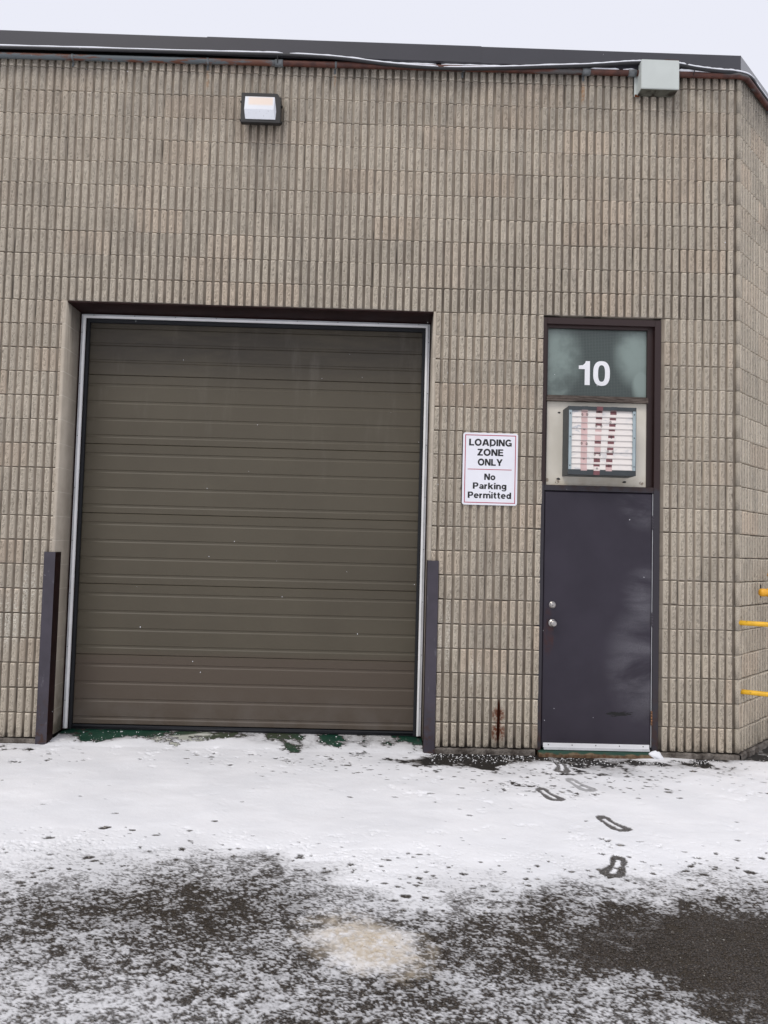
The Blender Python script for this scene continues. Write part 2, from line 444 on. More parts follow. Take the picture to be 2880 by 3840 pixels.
gcol = m_green.mix(worn, gcol, m_green.mix(m_green.ramp(m_green.noise(1, 4, .6, vec=m_green.scaled((3, 22, 1))), .35, .65), (.46,.47,.40), (.66,.66,.60)))
gcol = m_green.mix(m_green.ramp(m_green.noise(90, 2), .68, .74), gcol, (.55,.57,.53))
m_green.set('Base Color', gcol)
m_green.bump(m_green.noise(40, 4), .2, .004)

m_thr = M('rusted_green_threshold', .6, .4)
o_ = m_thr.sep()
tz = m_thr.math('ADD', o_[2], m_thr.math('MULTIPLY', m_thr.math('SUBTRACT', m_thr.noise(12, 5), .5), .05))
m_thr.set('Base Color', m_thr.mix(m_thr.ramp(tz, -.018, -.030), (.016,.055,.036), m_thr.mix(m_thr.ramp(m_thr.noise(25, 4), .35, .65), (.10,.045,.02), (.17,.12,.07))))

# conduit: galvanised with rust on the left, red-brown paint on the right
m_cond = M('rusty_conduit', .55, .45)
o_ = m_cond.sep()
rn = m_cond.noise(1.0, 5, .7, vec=m_cond.scaled((3.2, 12, 22)))
cg = m_cond.mix(m_cond.ramp(rn, .49, .56), (.095,.112,.12), (.12,.045,.026))
cr = m_cond.mix(m_cond.ramp(m_cond.noise(12, 4), .35, .65), (.050,.016,.011), (.095,.030,.018))
cr = m_cond.mix(m_cond.ramp(m_cond.noise(1.0, 4, .6, vec=m_cond.scaled((1.5, 9, 9))), .56, .64, 0, .8), cr, (.08,.085,.085))
m_cond.set('Base Color', m_cond.mix(m_cond.ramp(o_[0], -3.98, -3.94), cg, cr))
m_cond.bump(rn, .3, .003)
m_galv = painted('galvanised_coupling', (.12,.13,.135), .5, .5, .3, 30)
m_jbox = painted('pale_grey_green_enclosure', (.55,.585,.555), .5, .4, .05, 3)
m_jbox2 = M('enclosure_underside', .6, .3)
m_jbox2.set('Base Color', m_jbox2.mix(m_jbox2.ramp(m_jbox2.noise(16, 5), .35, .6), (.022,.016,.012), (.10,.10,.08)))
m_rust = painted('rust', (.14,.045,.018), .9, .2, .4, 30)
m_cable = painted('black_cable_sheath', (.014,.014,.016), .45, .5)
m_lampbody = painted('black_cast_housing', (.010,.009,.009), .42, .5)
m_brass = painted('worn_brass', (.22,.10,.04), .45, .5, .4, 60)
m_nickel = M('satin_nickel', .28, .5, 1.0); m_nickel.set('Base Color', m_nickel.mix(m_nickel.noise(40, 3), (.34,.32,.30), (.52,.50,.48)))
m_red = painted('crimson_ink', (.42,.025,.065), .5, .4, .05)
m_signw = painted('white_sign_sheet', (.80,.80,.85), .35, .45, .02)
m_yel = painted('yellow_gas_paint', (.80,.45,.028), .42, .4, .14, 12)
m_yel.set('Base Color', m_yel.mix(m_yel.ramp(m_yel.noise(38, 5, .7), .60, .68, 0, .8), m_yel.c, (.20,.11,.04)))
m_yel2 = painted('yellow_orange_pipe_paint', (.78,.38,.02), .38, .5, .12, 12)
m_brown = painted('brown_regulator', (.06,.035,.02), .6, .3, .4, 20)
m_vent = painted('dark_slate_vent_casing', (.038,.046,.050), .5, .5, .15, 8)
m_flange = painted('pale_blue_grey_flange', (.33,.40,.42), .4, .5, .08, 8)
m_slat = M('chalky_louvre_slat', .38, .5)
o_ = m_slat.sep()
sn = m_slat.noise(1.0, 5, .65, vec=m_slat.scaled((5, 5, 16)), dist=1.0)
m_slat.set('Base Color', m_slat.mix(m_slat.math('MULTIPLY', m_slat.ramp(sn, .48, .66), m_slat.ramp(m_slat.noise(3.2, 3), .42, .6, .1, 1)), (.78,.73,.685), (.42,.44,.47)))
m_tape_pink = painted('faded_pink_tape', (.60,.42,.40), .4, .5, .08, 12)
m_tape_white = painted('whitened_tape', (.74,.66,.62), .4, .5, .08, 12)
m_tape_red = painted('dark_red_tape', (.17,.062,.068), .4, .5, .2, 20)

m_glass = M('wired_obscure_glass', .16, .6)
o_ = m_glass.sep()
refl = m_glass.math('ADD', m_glass.blob(-1.46, 3.30, .24, .40, 1.0), m_glass.blob(-.80, 3.36, .22, .34, 1.0), clamp=True)  # pale reflections painted into the glass colour as soft lobes
refl = m_glass.math('ADD', refl, m_glass.blob(-1.50, 3.03, .14, .12, 1.0), clamp=True)
refl = m_glass.math('ADD', refl, m_glass.blob(-.74, 3.06, .10, .16, 1.0), clamp=True)
refl = m_glass.math('MULTIPLY', refl, m_glass.ramp(m_glass.noise(3.2, 4, .55), .28, .62, .25, 1.0))
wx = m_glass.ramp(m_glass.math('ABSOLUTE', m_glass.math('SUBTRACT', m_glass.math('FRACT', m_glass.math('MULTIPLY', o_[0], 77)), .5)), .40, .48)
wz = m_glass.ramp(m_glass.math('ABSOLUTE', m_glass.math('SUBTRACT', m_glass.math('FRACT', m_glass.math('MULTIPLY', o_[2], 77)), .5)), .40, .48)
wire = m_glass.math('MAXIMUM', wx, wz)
g0 = m_glass.mix(m_glass.math('MULTIPLY', refl, .9), (.034,.048,.044), (.23,.29,.265))
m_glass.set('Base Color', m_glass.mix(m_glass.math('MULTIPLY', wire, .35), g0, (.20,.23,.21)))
m_glass.bump(wire, .15, .002)

m_lens = M('prismatic_lamp_glass', .12, .6)
o_ = m_lens.sep()
led = m_lens.math('MULTIPLY', m_lens.math('MULTIPLY', m_lens.ramp(o_[0], -4.175, -4.150), m_lens.ramp(o_[0], -3.950, -3.965)), m_lens.math('MULTIPLY', m_lens.ramp(o_[2], 5.318, 5.345), m_lens.ramp(o_[2], 5.415, 5.395)))
spk = m_lens.math('MULTIPLY', m_lens.ramp(m_lens.noise(75, 2), .64, .70), m_lens.ramp(o_[2], 5.30, 5.28, 0, .5))
lcx = m_lens.mix(m_lens.math('MULTIPLY', led, .9), (.72,.74,.78), (.80,.66,.55))
m_lens.set('Base Color', m_lens.mix(spk, lcx, (.40,.40,.42)))

m_snow = M('snow', .65, .25)
th = m_snow.attr('thin').outputs['Fac']
sn1 = m_snow.noise(2.2, 5, .6); sn2 = m_snow.noise(130, 4, .7)
sc = m_snow.mix(m_snow.ramp(sn1, .3, .7), (.86,.865,.885), (.93,.93,.945))
thn = m_snow.math('ADD', th, m_snow.math('MULTIPLY', m_snow.math('SUBTRACT', sn2, .5), m_snow.math('MULTIPLY', m_snow.ramp(th, .05, .5), .7)), clamp=True)
sc = m_snow.mix(m_snow.math('POWER', thn, .85), sc, m_snow.mix(m_snow.ramp(m_snow.noise(95, 3, .7), .42, .72), (.019,.0145,.0105), (.078,.060,.044)))
tan = m_snow.attr('tan').outputs['Fac']
sc = m_snow.mix(m_snow.math('MULTIPLY', tan, m_snow.ramp(m_snow.noise(22, 5, .7), .30, .62, .15, 1.0)), sc, (.55,.47,.36))
m_snow.set('Base Color', sc)
m_snow.set('Subsurface Weight', .0)
m_snow.bump(m_snow.math('ADD', m_snow.noise(55, 5, .65), m_snow.math('MULTIPLY', m_snow.noise(260, 2), .35)), .28, .005)

m_snowfar = M('far_snow', .7, .2, base=(.8,.81,.84))
m_snowcap = M('settled_snow', .7, .2, base=(.85,.86,.9))

m_asph = M('damp_asphalt', .5, .4)
o_ = m_asph.sep()
v1 = m_asph.voro(95); v2 = m_asph.voro(210)
an = m_asph.noise(1.6, 5, .6)
a0 = m_asph.mix(m_asph.ramp(an, .35, .65), (.019,.014,.0095), (.036,.026,.015))
a0 = m_asph.mix(m_asph.ramp(m_asph.noise(90, 3, .7), .45, .72, 0, .65), a0, (.075,.058,.040))
hs = m_asph.node('ShaderNodeSeparateColor'); m_asph.ln(v1[1], hs.inputs[0])
peb = m_asph.math('MULTIPLY', m_asph.ramp(v1[0], .42, .26), m_asph.ramp(hs.outputs[0], .80, .86))
a0 = m_asph.mix(peb, a0, m_asph.mix(hs.outputs[1], (.10,.09,.075), (.30,.28,.25)))
hs2 = m_asph.node('ShaderNodeSeparateColor'); m_asph.ln(v2[1], hs2.inputs[0])
peb2 = m_asph.math('MULTIPLY', m_asph.ramp(v2[0], .45, .25), m_asph.ramp(hs2.outputs[0], .90, .93))
a0 = m_asph.mix(m_asph.math('MULTIPLY', peb2, .8), a0, (.22,.20,.175))
# soaked, blacker strip along the wall foot
a0 = m_asph.mix(m_asph.ramp(o_[1], -1.0, -.5, 0, .75), a0, (.008,.008,.009))
m_asph.set('Base Color', a0)
m_asph.set('Roughness', m_asph.ramp(an, .3, .7, .42, .68))
m_asph.bump(m_asph.math('ADD', m_asph.math('SUBTRACT', 1.0, v1[0]), m_asph.math('MULTIPLY', m_asph.noise(150, 4, .7), .8)), .7, .008)
m_stone = painted('wet_pebble', (.20,.185,.165), .4, .5, .5, 60)
m_gran = painted('ice_granule', (.72,.72,.72), .3, .5, .12, 60)

# ------------------------------------------------------------------ ground
g = MB(); g.box(-150, 150, -150, 150, -.9, -.055)
tag(g.build('asphalt_ground', m_asph), 'dark damp asphalt with small pebbles beneath the patchy snow', kind='structure')

# snow sheet: real height field, thin and broken towards the camera
CTRL = np.array([(-5.79,-0.04,0.85),(-5.87,-0.33,0.95),(-5.57,-0.07,1.0),(-4.94,-0.01,1.03),(-4.29,0.04,0.99),(-3.65,0.2,0.6),(-3.2,0.31,0.4),(-2.61,0.41,0.2),(-4.36,0.34,0.15),(-3.68,0.5,0.15),(-5.27,0.31,0.02),(-3.83,-0.08,0.99),(-3.18,-0.11,0.97),(-2.75,-0.07,0.95),(-4.86,-0.24,1.05),(-2.76,-0.45,1.05),(-2.5,-0.21,0.05),(-2.11,-0.18,0.05),(-1.67,-0.14,0.05),(-1.34,-0.12,0.02),(-1.47,-0.22,0.75),(-1.04,-0.21,0.1),(-0.63,0.02,0.9),(-0.39,-0.19,0.55),(-0.18,-0.21,0.8),(0.18,0.08,0.1),(0.42,0.18,0.1),(0.24,-0.14,0.95),(-0.09,-0.02,0.3),(-2.52,-0.46,0.97),(-2.26,-0.51,0.93),(-1.94,-0.45,0.85),(-1.62,-0.4,0.97),(-1.49,-0.33,1.0),(-1.36,-0.36,0.9),(-1.29,-0.33,0.45),(-0.97,-0.31,0.6),(-0.68,-0.4,0.9),(-0.36,-0.37,0.88),(-0.01,-0.31,1.0),(-2.48,-0.75,1.05),(-2.09,-0.73,0.95),(-1.69,-0.7,0.98),(-1.17,-0.6,1.0),(-0.57,-0.62,1.05),(0.01,-0.58,1.1),(-5.55,-0.97,1.15),(-4.83,-0.92,1.15),(-4.1,-0.87,1.15),(-3.35,-0.82,1.1),(-5.25,-1.58,1.15),(-4.45,-1.53,1.15),(-3.64,-1.48,1.15),(-2.8,-1.43,1.15),(-1.94,-1.38,1.1),(-1.05,-1.32,1.1),(-0.36,-1.28,1.1),(-5.05,-1.99,1.02),(-4.32,-1.95,1.0),(-3.58,-1.91,1.05),(-2.81,-1.87,1.05),(-2.03,-1.82,1.05),(-1.23,-1.78,1.08),(-0.61,-1.75,1.08),(-4.96,-2.16,0.95),(-4.12,-2.12,0.88),(-3.26,-2.08,1.02),(-2.37,-2.03,1.02),(-1.46,-1.99,1.03),(-0.72,-1.95,1.02),(-4.88,-2.33,0.9),(-4.48,-2.31,0.8),(-4.07,-2.29,0.68),(-3.66,-2.27,0.68),(-3.25,-2.25,0.85),(-2.83,-2.23,1.0),(-2.11,-2.19,0.97),(-1.53,-2.17,0.96),(-0.81,-2.13,0.95),(-4.8,-2.48,0.8),(-4.42,-2.46,0.7),(-4.03,-2.44,0.5),(-3.63,-2.42,0.48),(-3.23,-2.41,0.65),(-2.97,-2.39,0.97),(-2.28,-2.36,0.88),(-1.73,-2.34,0.82),(-1.3,-2.32,0.78),(-0.9,-2.3,0.78),(-4.74,-2.62,0.7),(-4.24,-2.6,0.4),(-3.86,-2.58,0.28),(-3.48,-2.56,0.4),(-3.1,-2.55,0.65),(-2.84,-2.54,0.93),(-2.44,-2.52,0.78),(-1.91,-2.49,0.6),(-1.5,-2.48,0.6),(-0.98,-2.45,0.5),(-4.67,-2.75,0.5),(-4.43,-2.74,0.38),(-4.07,-2.72,0.25),(-3.71,-2.71,0.2),(-3.34,-2.69,0.35),(-3.03,-2.68,0.72),(-2.78,-2.67,0.85),(-2.53,-2.66,0.65),(-2.21,-2.64,0.4),(-1.82,-2.63,0.3),(-1.43,-2.61,0.3),(-1.06,-2.6,0.4),(-4.61,-2.87,0.5),(-4.27,-2.85,0.35),(-3.92,-2.84,0.3),(-3.56,-2.83,0.3),(-3.21,-2.81,0.55),(-2.79,-2.79,0.5),(-2.48,-2.78,0.33),(-2.11,-2.77,0.28),(-1.74,-2.75,0.1),(-1.49,-2.74,0.03),(-1.13,-2.73,0.03),(-4.55,-2.98,0.55),(-4.22,-2.97,0.45),(-3.88,-2.95,0.35),(-3.66,-2.94,0.25),(-3.31,-2.93,0.5),(-3.06,-2.92,0.9),(-2.94,-2.96,0.95),(-2.62,-2.9,0.33),(-2.26,-2.89,0.3),(-1.9,-2.88,0.08),(-1.54,-2.87,0.0),(-1.2,-2.85,0.0),(-4.46,-3.18,0.55),(-4.04,-3.17,0.55),(-3.61,-3.15,0.5),(-3.29,-3.14,0.42),(-2.99,-3.11,0.9),(-2.64,-3.12,0.35),(-2.31,-3.11,0.3),(-1.97,-3.1,0.06),(-1.63,-3.08,0.0),(-1.31,-3.07,0.0),(-4.37,-3.36,0.6),(-3.97,-3.35,0.6),(-3.57,-3.33,0.5),(-3.27,-3.33,0.5),(-2.86,-3.31,0.35),(-2.56,-3.3,0.5),(-2.24,-3.29,0.4),(-1.98,-3.29,0.5),(-1.82,-3.28,0.35),(-1.61,-3.27,0.02),(-1.42,-3.27,0.02),(-4.29,-3.52,0.62),(-3.92,-3.51,0.66),(-3.54,-3.5,0.6),(-3.16,-3.49,0.45),(-2.77,-3.47,0.5),(-2.38,-3.46,0.5),(-2.09,-3.46,0.62),(-1.79,-3.45,0.5),(-1.59,-3.44,0.1)])
NR, NC = 600, 900
tt = np.linspace(0, 1, NR)
yy = .42 - (4.45)*(tt*1.28 - .28*tt*tt)           # tighter rows nearer the camera
ss = np.linspace(-1, 1, NC)
half = 2.05 + (yy + 3.9)*.62
half = np.clip(half, 1.9, 4.6)
X = -2.75 + half[:, None]*ss[None, :] - 0.0
Y = np.repeat(yy[:, None], NC, 1)
X = X + rng.uniform(-.0012, .0012, X.shape); Y = Y + rng.uniform(-.0012, .0012, X.shape)
num = np.zeros(X.shape); den = np.zeros(X.shape)
wpx = X + .16*(vnoise(X, Y, 3.1, 3)-.5) + .05*(vnoise(X, Y, 14, 4)-.5); wpy = Y + .12*(vnoise(X, Y, 4.1, 5)-.5) + .04*(vnoise(X, Y, 15, 6)-.5)
for cx_, cy_, cv in CTRL:
    d2 = (wpx-cx_)**2 + ((wpy-cy_)*1.7)**2 + 1e-3
    w_ = 1/d2**2.2
    num += w_*cv; den += w_
Cv = num/den
Cv = Cv + .07*np.exp(-((Cv-.42)/.22)**2)
fine = (.40*vnoise(X*.72, Y, 175, 21) + .27*vnoise(X*.7, Y, 85, 22) + .19*vnoise(X*.75, Y, 32, 23) + .18*vnoise(X, Y, 9, 24))
coarse = (.5*vnoise(X, Y, 9, 25) + .3*vnoise(X, Y, 20, 26) + .2*vnoise(X, Y, 45, 27))
near = np.clip((-Y-1.6)/.5, 0, 1)
N_ = fine*near + coarse*(1-near)*.75 + fine*(1-near)*.25
# equalise to 0..1 so that the control value reads as covered share
def eq(a):
    q = np.quantile(a.ravel()[::37], np.linspace(0, 1, 256)); return np.interp(a, q, np.linspace(0, 1, 256))
N_ = np.where(near > .5, eq(np.where(near > .5, N_, np.nan_to_num(N_))), eq(N_))
D = Cv - N_                                        # >0 where snow lies
thick = np.clip(D/.6, 0, 1)*.0016 + np.clip((Cv-.80)/.25, 0, 1)*.009
und = .012*(vnoise(X, Y, 2.6, 31)-.5) + .0065*(vnoise(X*.7, Y, 7, 32)-.5) + .0022*(vnoise(X*.6, Y, 19, 33)-.5) + .0004*(vnoise(X, Y, 60, 36)-.5)
Hs = np.where(D > 0, np.clip(D*7, 0, 1)*(.0006 + thick) + .0010, .0010) + und*np.clip((Cv-.7)/.3, 0, 1)*np.clip(D*4, 0, 1)
Hs += .0008*(vnoise(X, Y, 120, 37)-.5)*np.clip(D*6, 0, 1)*np.clip((1.05-Cv)/.2, .15, 1)
# melt pits round stones
stones = []; PT = np.zeros(X.shape)
def pit(cx_, cy_, rx, ry, ang=0.0, depth=1.0, ring=False):
    r0 = np.searchsorted(-yy, -(cy_+.1)); r1 = np.searchsorted(-yy, -(cy_-.1))
    sx = X[r0:r1]; sy = Y[r0:r1]
    ca, sa = math.cos(ang), math.sin(ang)
    u = ((sx-cx_)*ca + (sy-cy_)*sa)/rx; v = (-(sx-cx_)*sa + (sy-cy_)*ca)/ry
    d = np.sqrt(u*u+v*v) + .35*(vnoise(sx, sy, 90, 41)-.5)
    k = np.clip((1.15-d)/.3, 0, 1)*depth
    Hs[r0:r1] = Hs[r0:r1]*(1-k*.75) + .0003*k
    PT[r0:r1] = np.maximum(PT[r0:r1], k)
def cov_at(px, py):
    d2 = (CTRL[:,0]-px)**2 + ((CTRL[:,1]-py)*1.7)**2 + 1e-3; w_ = 1/d2**2.2
    return float((w_*CTRL[:,2]).sum()/w_.sum())
for i in range(5200):
    py = random.uniform(-2.9, -.1); px = random.uniform(-5.6, .2)
    cv = cov_at(px, py)
    dens = .022 if cv > 1.03 else (.20 if cv > .97 else (.5 if cv > .6 else .12))
    if py > -.75 and px > -3.9: dens = max(dens, .22 if cv > .6 else .1)
    if random.random() > dens: continue
    s_ = random.choice((.4, .5, .5, .6, .8, 1.0, 1.2)) * (1.0 if random.random() < .93 else 1.7)
    pit(px, py, .012*s_*random.uniform(.8, 1.7), .010*s_, random.uniform(-.5, .5), random.choice((.7, 1, 1)))
    if random.random() < .55: stones.append((px+random.uniform(-.003, .003), py+.002, random.uniform(.003, .0065)*s_))
# footprints: pressed outline with snow left along the middle
def footprint(ax, ay, bx, by, press=1.0, heelw=.034, flip=1):
    cx_, cy_ = (ax+bx)/2, (ay+by)/2
    L = math.hypot(bx-ax, by-ay)*.5; ang = math.atan2(by-ay, bx-ax)
    m_ = (np.abs(X-cx_) < .25) & (np.abs(Y-cy_) < .25)
    r_, c_ = np.where(m_); r0, r1, c0, c1 = r_.min(), r_.max()+1, c_.min(), c_.max()+1
    sx = X[r0:r1, c0:c1]; sy = Y[r0:r1, c0:c1]
    u = ((sx-cx_)*math.cos(ang) + (sy-cy_)*math.sin(ang))/L
    v = (-(sx-cx_)*math.sin(ang) + (sy-cy_)*math.cos(ang))
    v = v + flip*.010*np.cos(u*2.4)
    hw = 1.38*np.interp(u, [-1, -.92, -.6, -.15, .25, .62, .88, 1.0], [0, .024, .036, .030, .041, .050, .038, 0])
    e = hw - np.abs(v) + .004*(vnoise(sx, sy, 110, 51)-.5)
    inside = np.clip(e/.004, 0, 1)*(np.abs(u) < 1)
    core_ = np.clip((.0145 - np.abs(v+.001) + .006*(vnoise(sx, sy, 80, 52)-.5))/.004, 0, 1)*np.clip((.62-np.abs(u-.02))/.05, 0, 1)
    rim = np.exp(-((e+.010)/.008)**2)*(np.abs(u) < 1.1)
    pressed = np.maximum(Hs[r0:r1, c0:c1]*.55, .0010) + .0006*vnoise(sx, sy, 160, 53)
    h0 = Hs[r0:r1, c0:c1] + rim*.0018*press
    tgt = np.where(core_ > .5, h0*.95, pressed)
    k = inside*press*(1-core_)
    CO[r0:r1, c0:c1] = np.maximum(CO[r0:r1, c0:c1], core_*inside)
    Hs[r0:r1, c0:c1] = h0*(1-k) + pressed*k
    FT[r0:r1, c0:c1] = np.maximum(FT[r0:r1, c0:c1], k)
FT = np.zeros(X.shape); CO = np.zeros(X.shape)
footprint(-1.592, -2.037, -1.736, -2.306, 1.0, flip=-1)
footprint(-1.521, -1.395, -1.432, -1.682, .96)
footprint(-1.791, -.859, -1.707, -1.154, .94)
footprint(-1.516, -.598, -1.420, -.925, .55)
footprint(-1.467, -.178, -1.521, -.484, .92, flip=-1)
# sill of the loading opening rises into the building
in_op = (X > XL+.004) & (X < XR-.004) & (Y > -.05)
ramp_ = np.clip((Y+.05)/.45, 0, 1)*.055*in_op
solid = ((Y > .005) & ~in_op & (X < CX)) | ((X >= CX) & ((X-CX)*-.7071 + Y*.7071 > .005)) | (Y > .36)
solid |= (X > DL-.01) & (X < DR+.01) & (Y > -.03)
Z = -.055 + ramp_ + Hs
cov = np.clip((Cv-.45)/.55, 0, 1)
Ds = D + .16*(vnoise(X, Y, 190, 85)-.5)
wht = (.34*np.clip((Ds+.12)/.24, 0, 1)**1.3 + .27*np.clip((Ds-.02)/.48, 0, 1))*(.70+.36*vnoise(X, Y, 26, 81) + .30*vnoise(X, Y, 110, 82))*(1-cov)*np.clip(Cv/.16, .12, 1) + cov*np.clip(np.interp(Cv, [.6, 1.0], [.45, 1.0])+D*1.1, 0, 1)
edge_ = np.clip(Y+1.9, 0, .3)/.3
wht = wht*np.clip((D+.02)*30, 0, 1)**edge_
thin = np.clip(1 - wht, 0, 1)
thin = np.maximum(thin, FT*(.90 + .12*(vnoise(X, Y, 90, 83)-.5)))*(1-CO*.9)
thin = np.maximum(thin, np.clip(PT*1.3, 0, .97))
ang = (X+2.985)/.235; bng = (Y+3.00 + .35*(X+2.985))/.195
tn = np.clip(1.35 - np.sqrt(ang**2+bng**2) + .5*(vnoise(X, Y, 16, 61)-.5) + .3*(vnoise(X, Y, 45, 62)-.5), 0, 1)
film = D + np.clip((-Y-1.5)/.3, 0, 1)*.42
ok = (film > 0) & (Hs > -.0005) & ~solid
okf = ok[:-1, :-1] | ok[1:, :-1] | ok[:-1, 1:] | ok[1:, 1:]
okf &= ~(solid[:-1, :-1] | solid[1:, :-1] | solid[:-1, 1:] | solid[1:, 1:])
idx = np.arange(NR*NC).reshape(NR, NC)
F = np.stack([idx[:-1, :-1][okf], idx[1:, :-1][okf], idx[1:, 1:][okf], idx[:-1, 1:][okf]], 1)
used = np.unique(F); remap = np.full(NR*NC, -1); remap[used] = np.arange(len(used))
V = np.stack([X.ravel(), Y.ravel(), Z.ravel()], 1)[used]
snow = np_mesh('snow_cover', V, remap[F], [m_snow], attrs={'thin': thin.ravel()[used], 'tan': tn.ravel()[used]}, smooth=True)
tag(snow, 'trodden white snow with footprints, thinning to grey slush over asphalt', kind='stuff')

# snow further out, all round the modelled sheet
def ring(name, quads):
    b = MB()
    for q in quads:
        n = len(b.v); b.v += [(x, y, -.040) for x, y in q]; b.face((n, n+1, n+2, n+3))
    return b.build(name, m_snowfar)
yb, hb_ = yy[-1], half[-1]
xa, xb = -2.75-hb_, -2.75+hb_
xc, xd = X[0, 0], X[0, -1]
tag(ring('outer_snow', [((-60, -60), (60, -60), (60, yb), (-60, yb)),
      ((-60, yb), (xa-.0, yb), (xc, 0.0), (-60, 0.0)), ((xb, yb), (60, yb), (60, 0.4), (xd, 0.4))]),
    'even white snow spreading away beyond the loading area', kind='structure')

# stones and ice granules
b = MB()
for (x, y, r_) in stones: b.ball((x, y, -.055 + r_*.45), r_, (1.1, .9, .7), 1, .15, random.uniform(0, 3))
for i in range(230):
    y = random.uniform(-3.6, -2.2); x = random.uniform(-4.6, -1.1); r_ = random.uniform(.0028, .0062)
    b.ball((x, y, -.055 + r_*.4), r_, (1.15, .85, .65), 1, .15, random.uniform(0, 3))
tag(b.build('gravel', m_stone), 'small pale pebbles scattered over snow and asphalt', kind='stuff')
b = MB()
for i in range(900):
    k = random.random()
    if k < .62: x = random.uniform(-2.52, -.1); y = -abs(random.gauss(0, .13)) - .02
    elif k < .80:
        t = random.uniform(0, 1.1); x = CX + t*.7071 + random.uniform(.05, .5); y = t*.7071 - random.uniform(.05, .35)
    else: x = random.uniform(XL+.05, XR-.05); y = random.uniform(0, .31)
    r_ = random.choice((.0025, .003, .004, .005, .007))
    zb = -.055 + (max(0, min(1, (y+.05)/.45))*.055 if (XL < x < XR and y > -.05) else 0)
    if x > DL-.02 and x < DR+.02 and y > -.06: continue
    b.ball((x, y, zb + r_*.5), r_, (1.2, .9, .7), 1, .25, random.uniform(0, 3))
tag(b.build('ice_granules', m_gran), 'white ice granules lying at the foot of the wall', kind='stuff')

# ------------------------------------------------------------------ the building
bld = thing('industrial_unit', 'ribbed beige concrete block industrial unit with a loading door and entrance', 'building')
wallmats = [m_core, m_jamb, m_rib]
TH = 0.40
TOPZ = 5.90
XW0 = -8.6
b = MB()
y0, y1 = .021, .021+TH
z0 = 0.0
def core(x0, x1, za, zb, T=None): b.box(x0, x1, y0, y1, za, zb, T)
core(XW0, XL, z0, ZT); core(XR, DL, z0, ZT)
core(DR, CX-.006, z0, ZT); core(XW0, CX-.006, ZT, TOPZ)
# smooth reveals of the loading opening, 2 mm proud of the core
b.cur = 1
b.box(XL-.03, XL+.002, .0, .30, z0, ZT-.002); b.box(XR-.002, XR+.022, .0, .30, z0, ZT-.002)
# smooth corner column in courses
b.cur = 2
for k in range(29):
    za, zb = k*H+.003, min((k+1)*H-.003, TOPZ)
    poly = [(.050, .0), (.076, .0), (CX, .004), (CX+.010, .028), (.060, .05), (.050, .03)]
    n = len(b.v); b.prism([(p+random.uniform(-.0005, .0005), q) for p, q in poly], za, zb, 'z')
core_obj = b.build('front_wall', wallmats, bld)

# rib template: a fluted, split-faced rib one course high
xs = np.array([-.0225, -.0195, -.0180, -.0130, -.0065, 0, .0065, .0130, .0180, .0195, .0225])
dy = np.array([.0215, .0040, .0006, 0, 0, 0, 0, 0, .0006, .0040, .0215])
rg = np.array([0, 0, .0, .8, 1, 1, 1, .8, .0, 0, 0])
hz = H/2 - .0042
zs = np.concatenate([[-hz, -hz+.001, -hz+.005], np.linspace(-hz+.013, hz-.013, 13), [hz-.005, hz-.001, hz]])
dz = np.zeros(len(zs)); dz[0] = dz[-1] = .0215; dz[1] = dz[-2] = .004; dz[2] = dz[-3] = .0010
rz = np.ones(len(zs)); rz[:3] = 0; rz[-3:] = 0
nx_, nz_ = len(xs), len(zs)
TX, TZ = np.meshgrid(xs, zs)
TY = np.maximum(dy[None, :], dz[:, None])
# draw the outline in at the ends so that corners round off
shr = np.ones(len(zs)); shr[1] = shr[-2] = .90; shr[0] = shr[-1] = .98
TX = TX*shr[:, None]
TR = rg[None, :]*rz[:, None]
ti = np.arange(nx_*nz_).reshape(nz_, nx_)
TF = np.stack([ti[:-1, :-1].ravel(), ti[:-1, 1:].ravel(), ti[1:, 1:].ravel(), ti[1:, :-1].ravel()], 1)

def ribs(list_uk, seed, M4=None, block0=0, top_clip=TOPZ, deep=1.0):
    r_ = np.random.RandomState(seed)
    Vs, Fs, tn_, rg_, hu_ = [], [], [], [], []
    bt = {}
    n = 0
    for (u, k) in list_uk:
        bid = ((u + (3 if k % 2 else 0) + block0)//6, k)
        if bid not in bt: bt[bid] = (r_.rand(), r_.rand(), r_.normal(0, .0013), r_.normal(0, .0011), r_.normal(0, .0012))
        t_, h_, jx, jz, jy = bt[bid]; jy = jy*1.6; jz = jz*1.5
        x = TX + u*P + jx + r_.normal(0, .0006); z = TZ*(1 + r_.normal(-.004, .010)) + (k+.5)*H + jz + r_.normal(0, .0008)
        ny = r_.normal(0, 1, TX.shape)
        y = TY*deep + jy*.5 + TR*(ny*.0030 + .0030)
        x = x + TR*r_.normal(0, .0006, TX.shape)
        # ragged arrises
        edge = (np.abs(TX) > .0175) & (TY < .01); y = y + edge*np.abs(r_.normal(0, .0012, TX.shape)); x = x - np.sign(TX)*edge*np.abs(r_.normal(0, .0008, TX.shape))
        chip = r_.rand() < .13
        if chip:
            cz_ = r_.uniform(-hz, hz); sgn = r_.choice((-1, 1)); y = y + .010*np.exp(-((TZ-cz_)/.014)**2)*np.clip((sgn*TX-.006)/.012, 0, 1)*(TY < .01)
        z = np.minimum(z, top_clip)
        Vs.append(np.stack([x.ravel(), y.ravel(), z.ravel()], 1)); Fs.append(TF+n); n += nx_*nz_
        tn_.append(np.clip(t_*.34 + .33 + r_.normal(0, .11) + TR.ravel()*ny.ravel()*-.20, 0, 1)); rg_.append(TR.ravel()); hu_.append(np.full(nx_*nz_, h_))
    V = np.concatenate(Vs)
    if M4 is not None:
        A = np.array(M4); V = V @ A[:3, :3].T + A[:3, 3]
    return V, np.concatenate(Fs), np.concatenate(tn_), np.concatenate(rg_), np.concatenate(hu_)

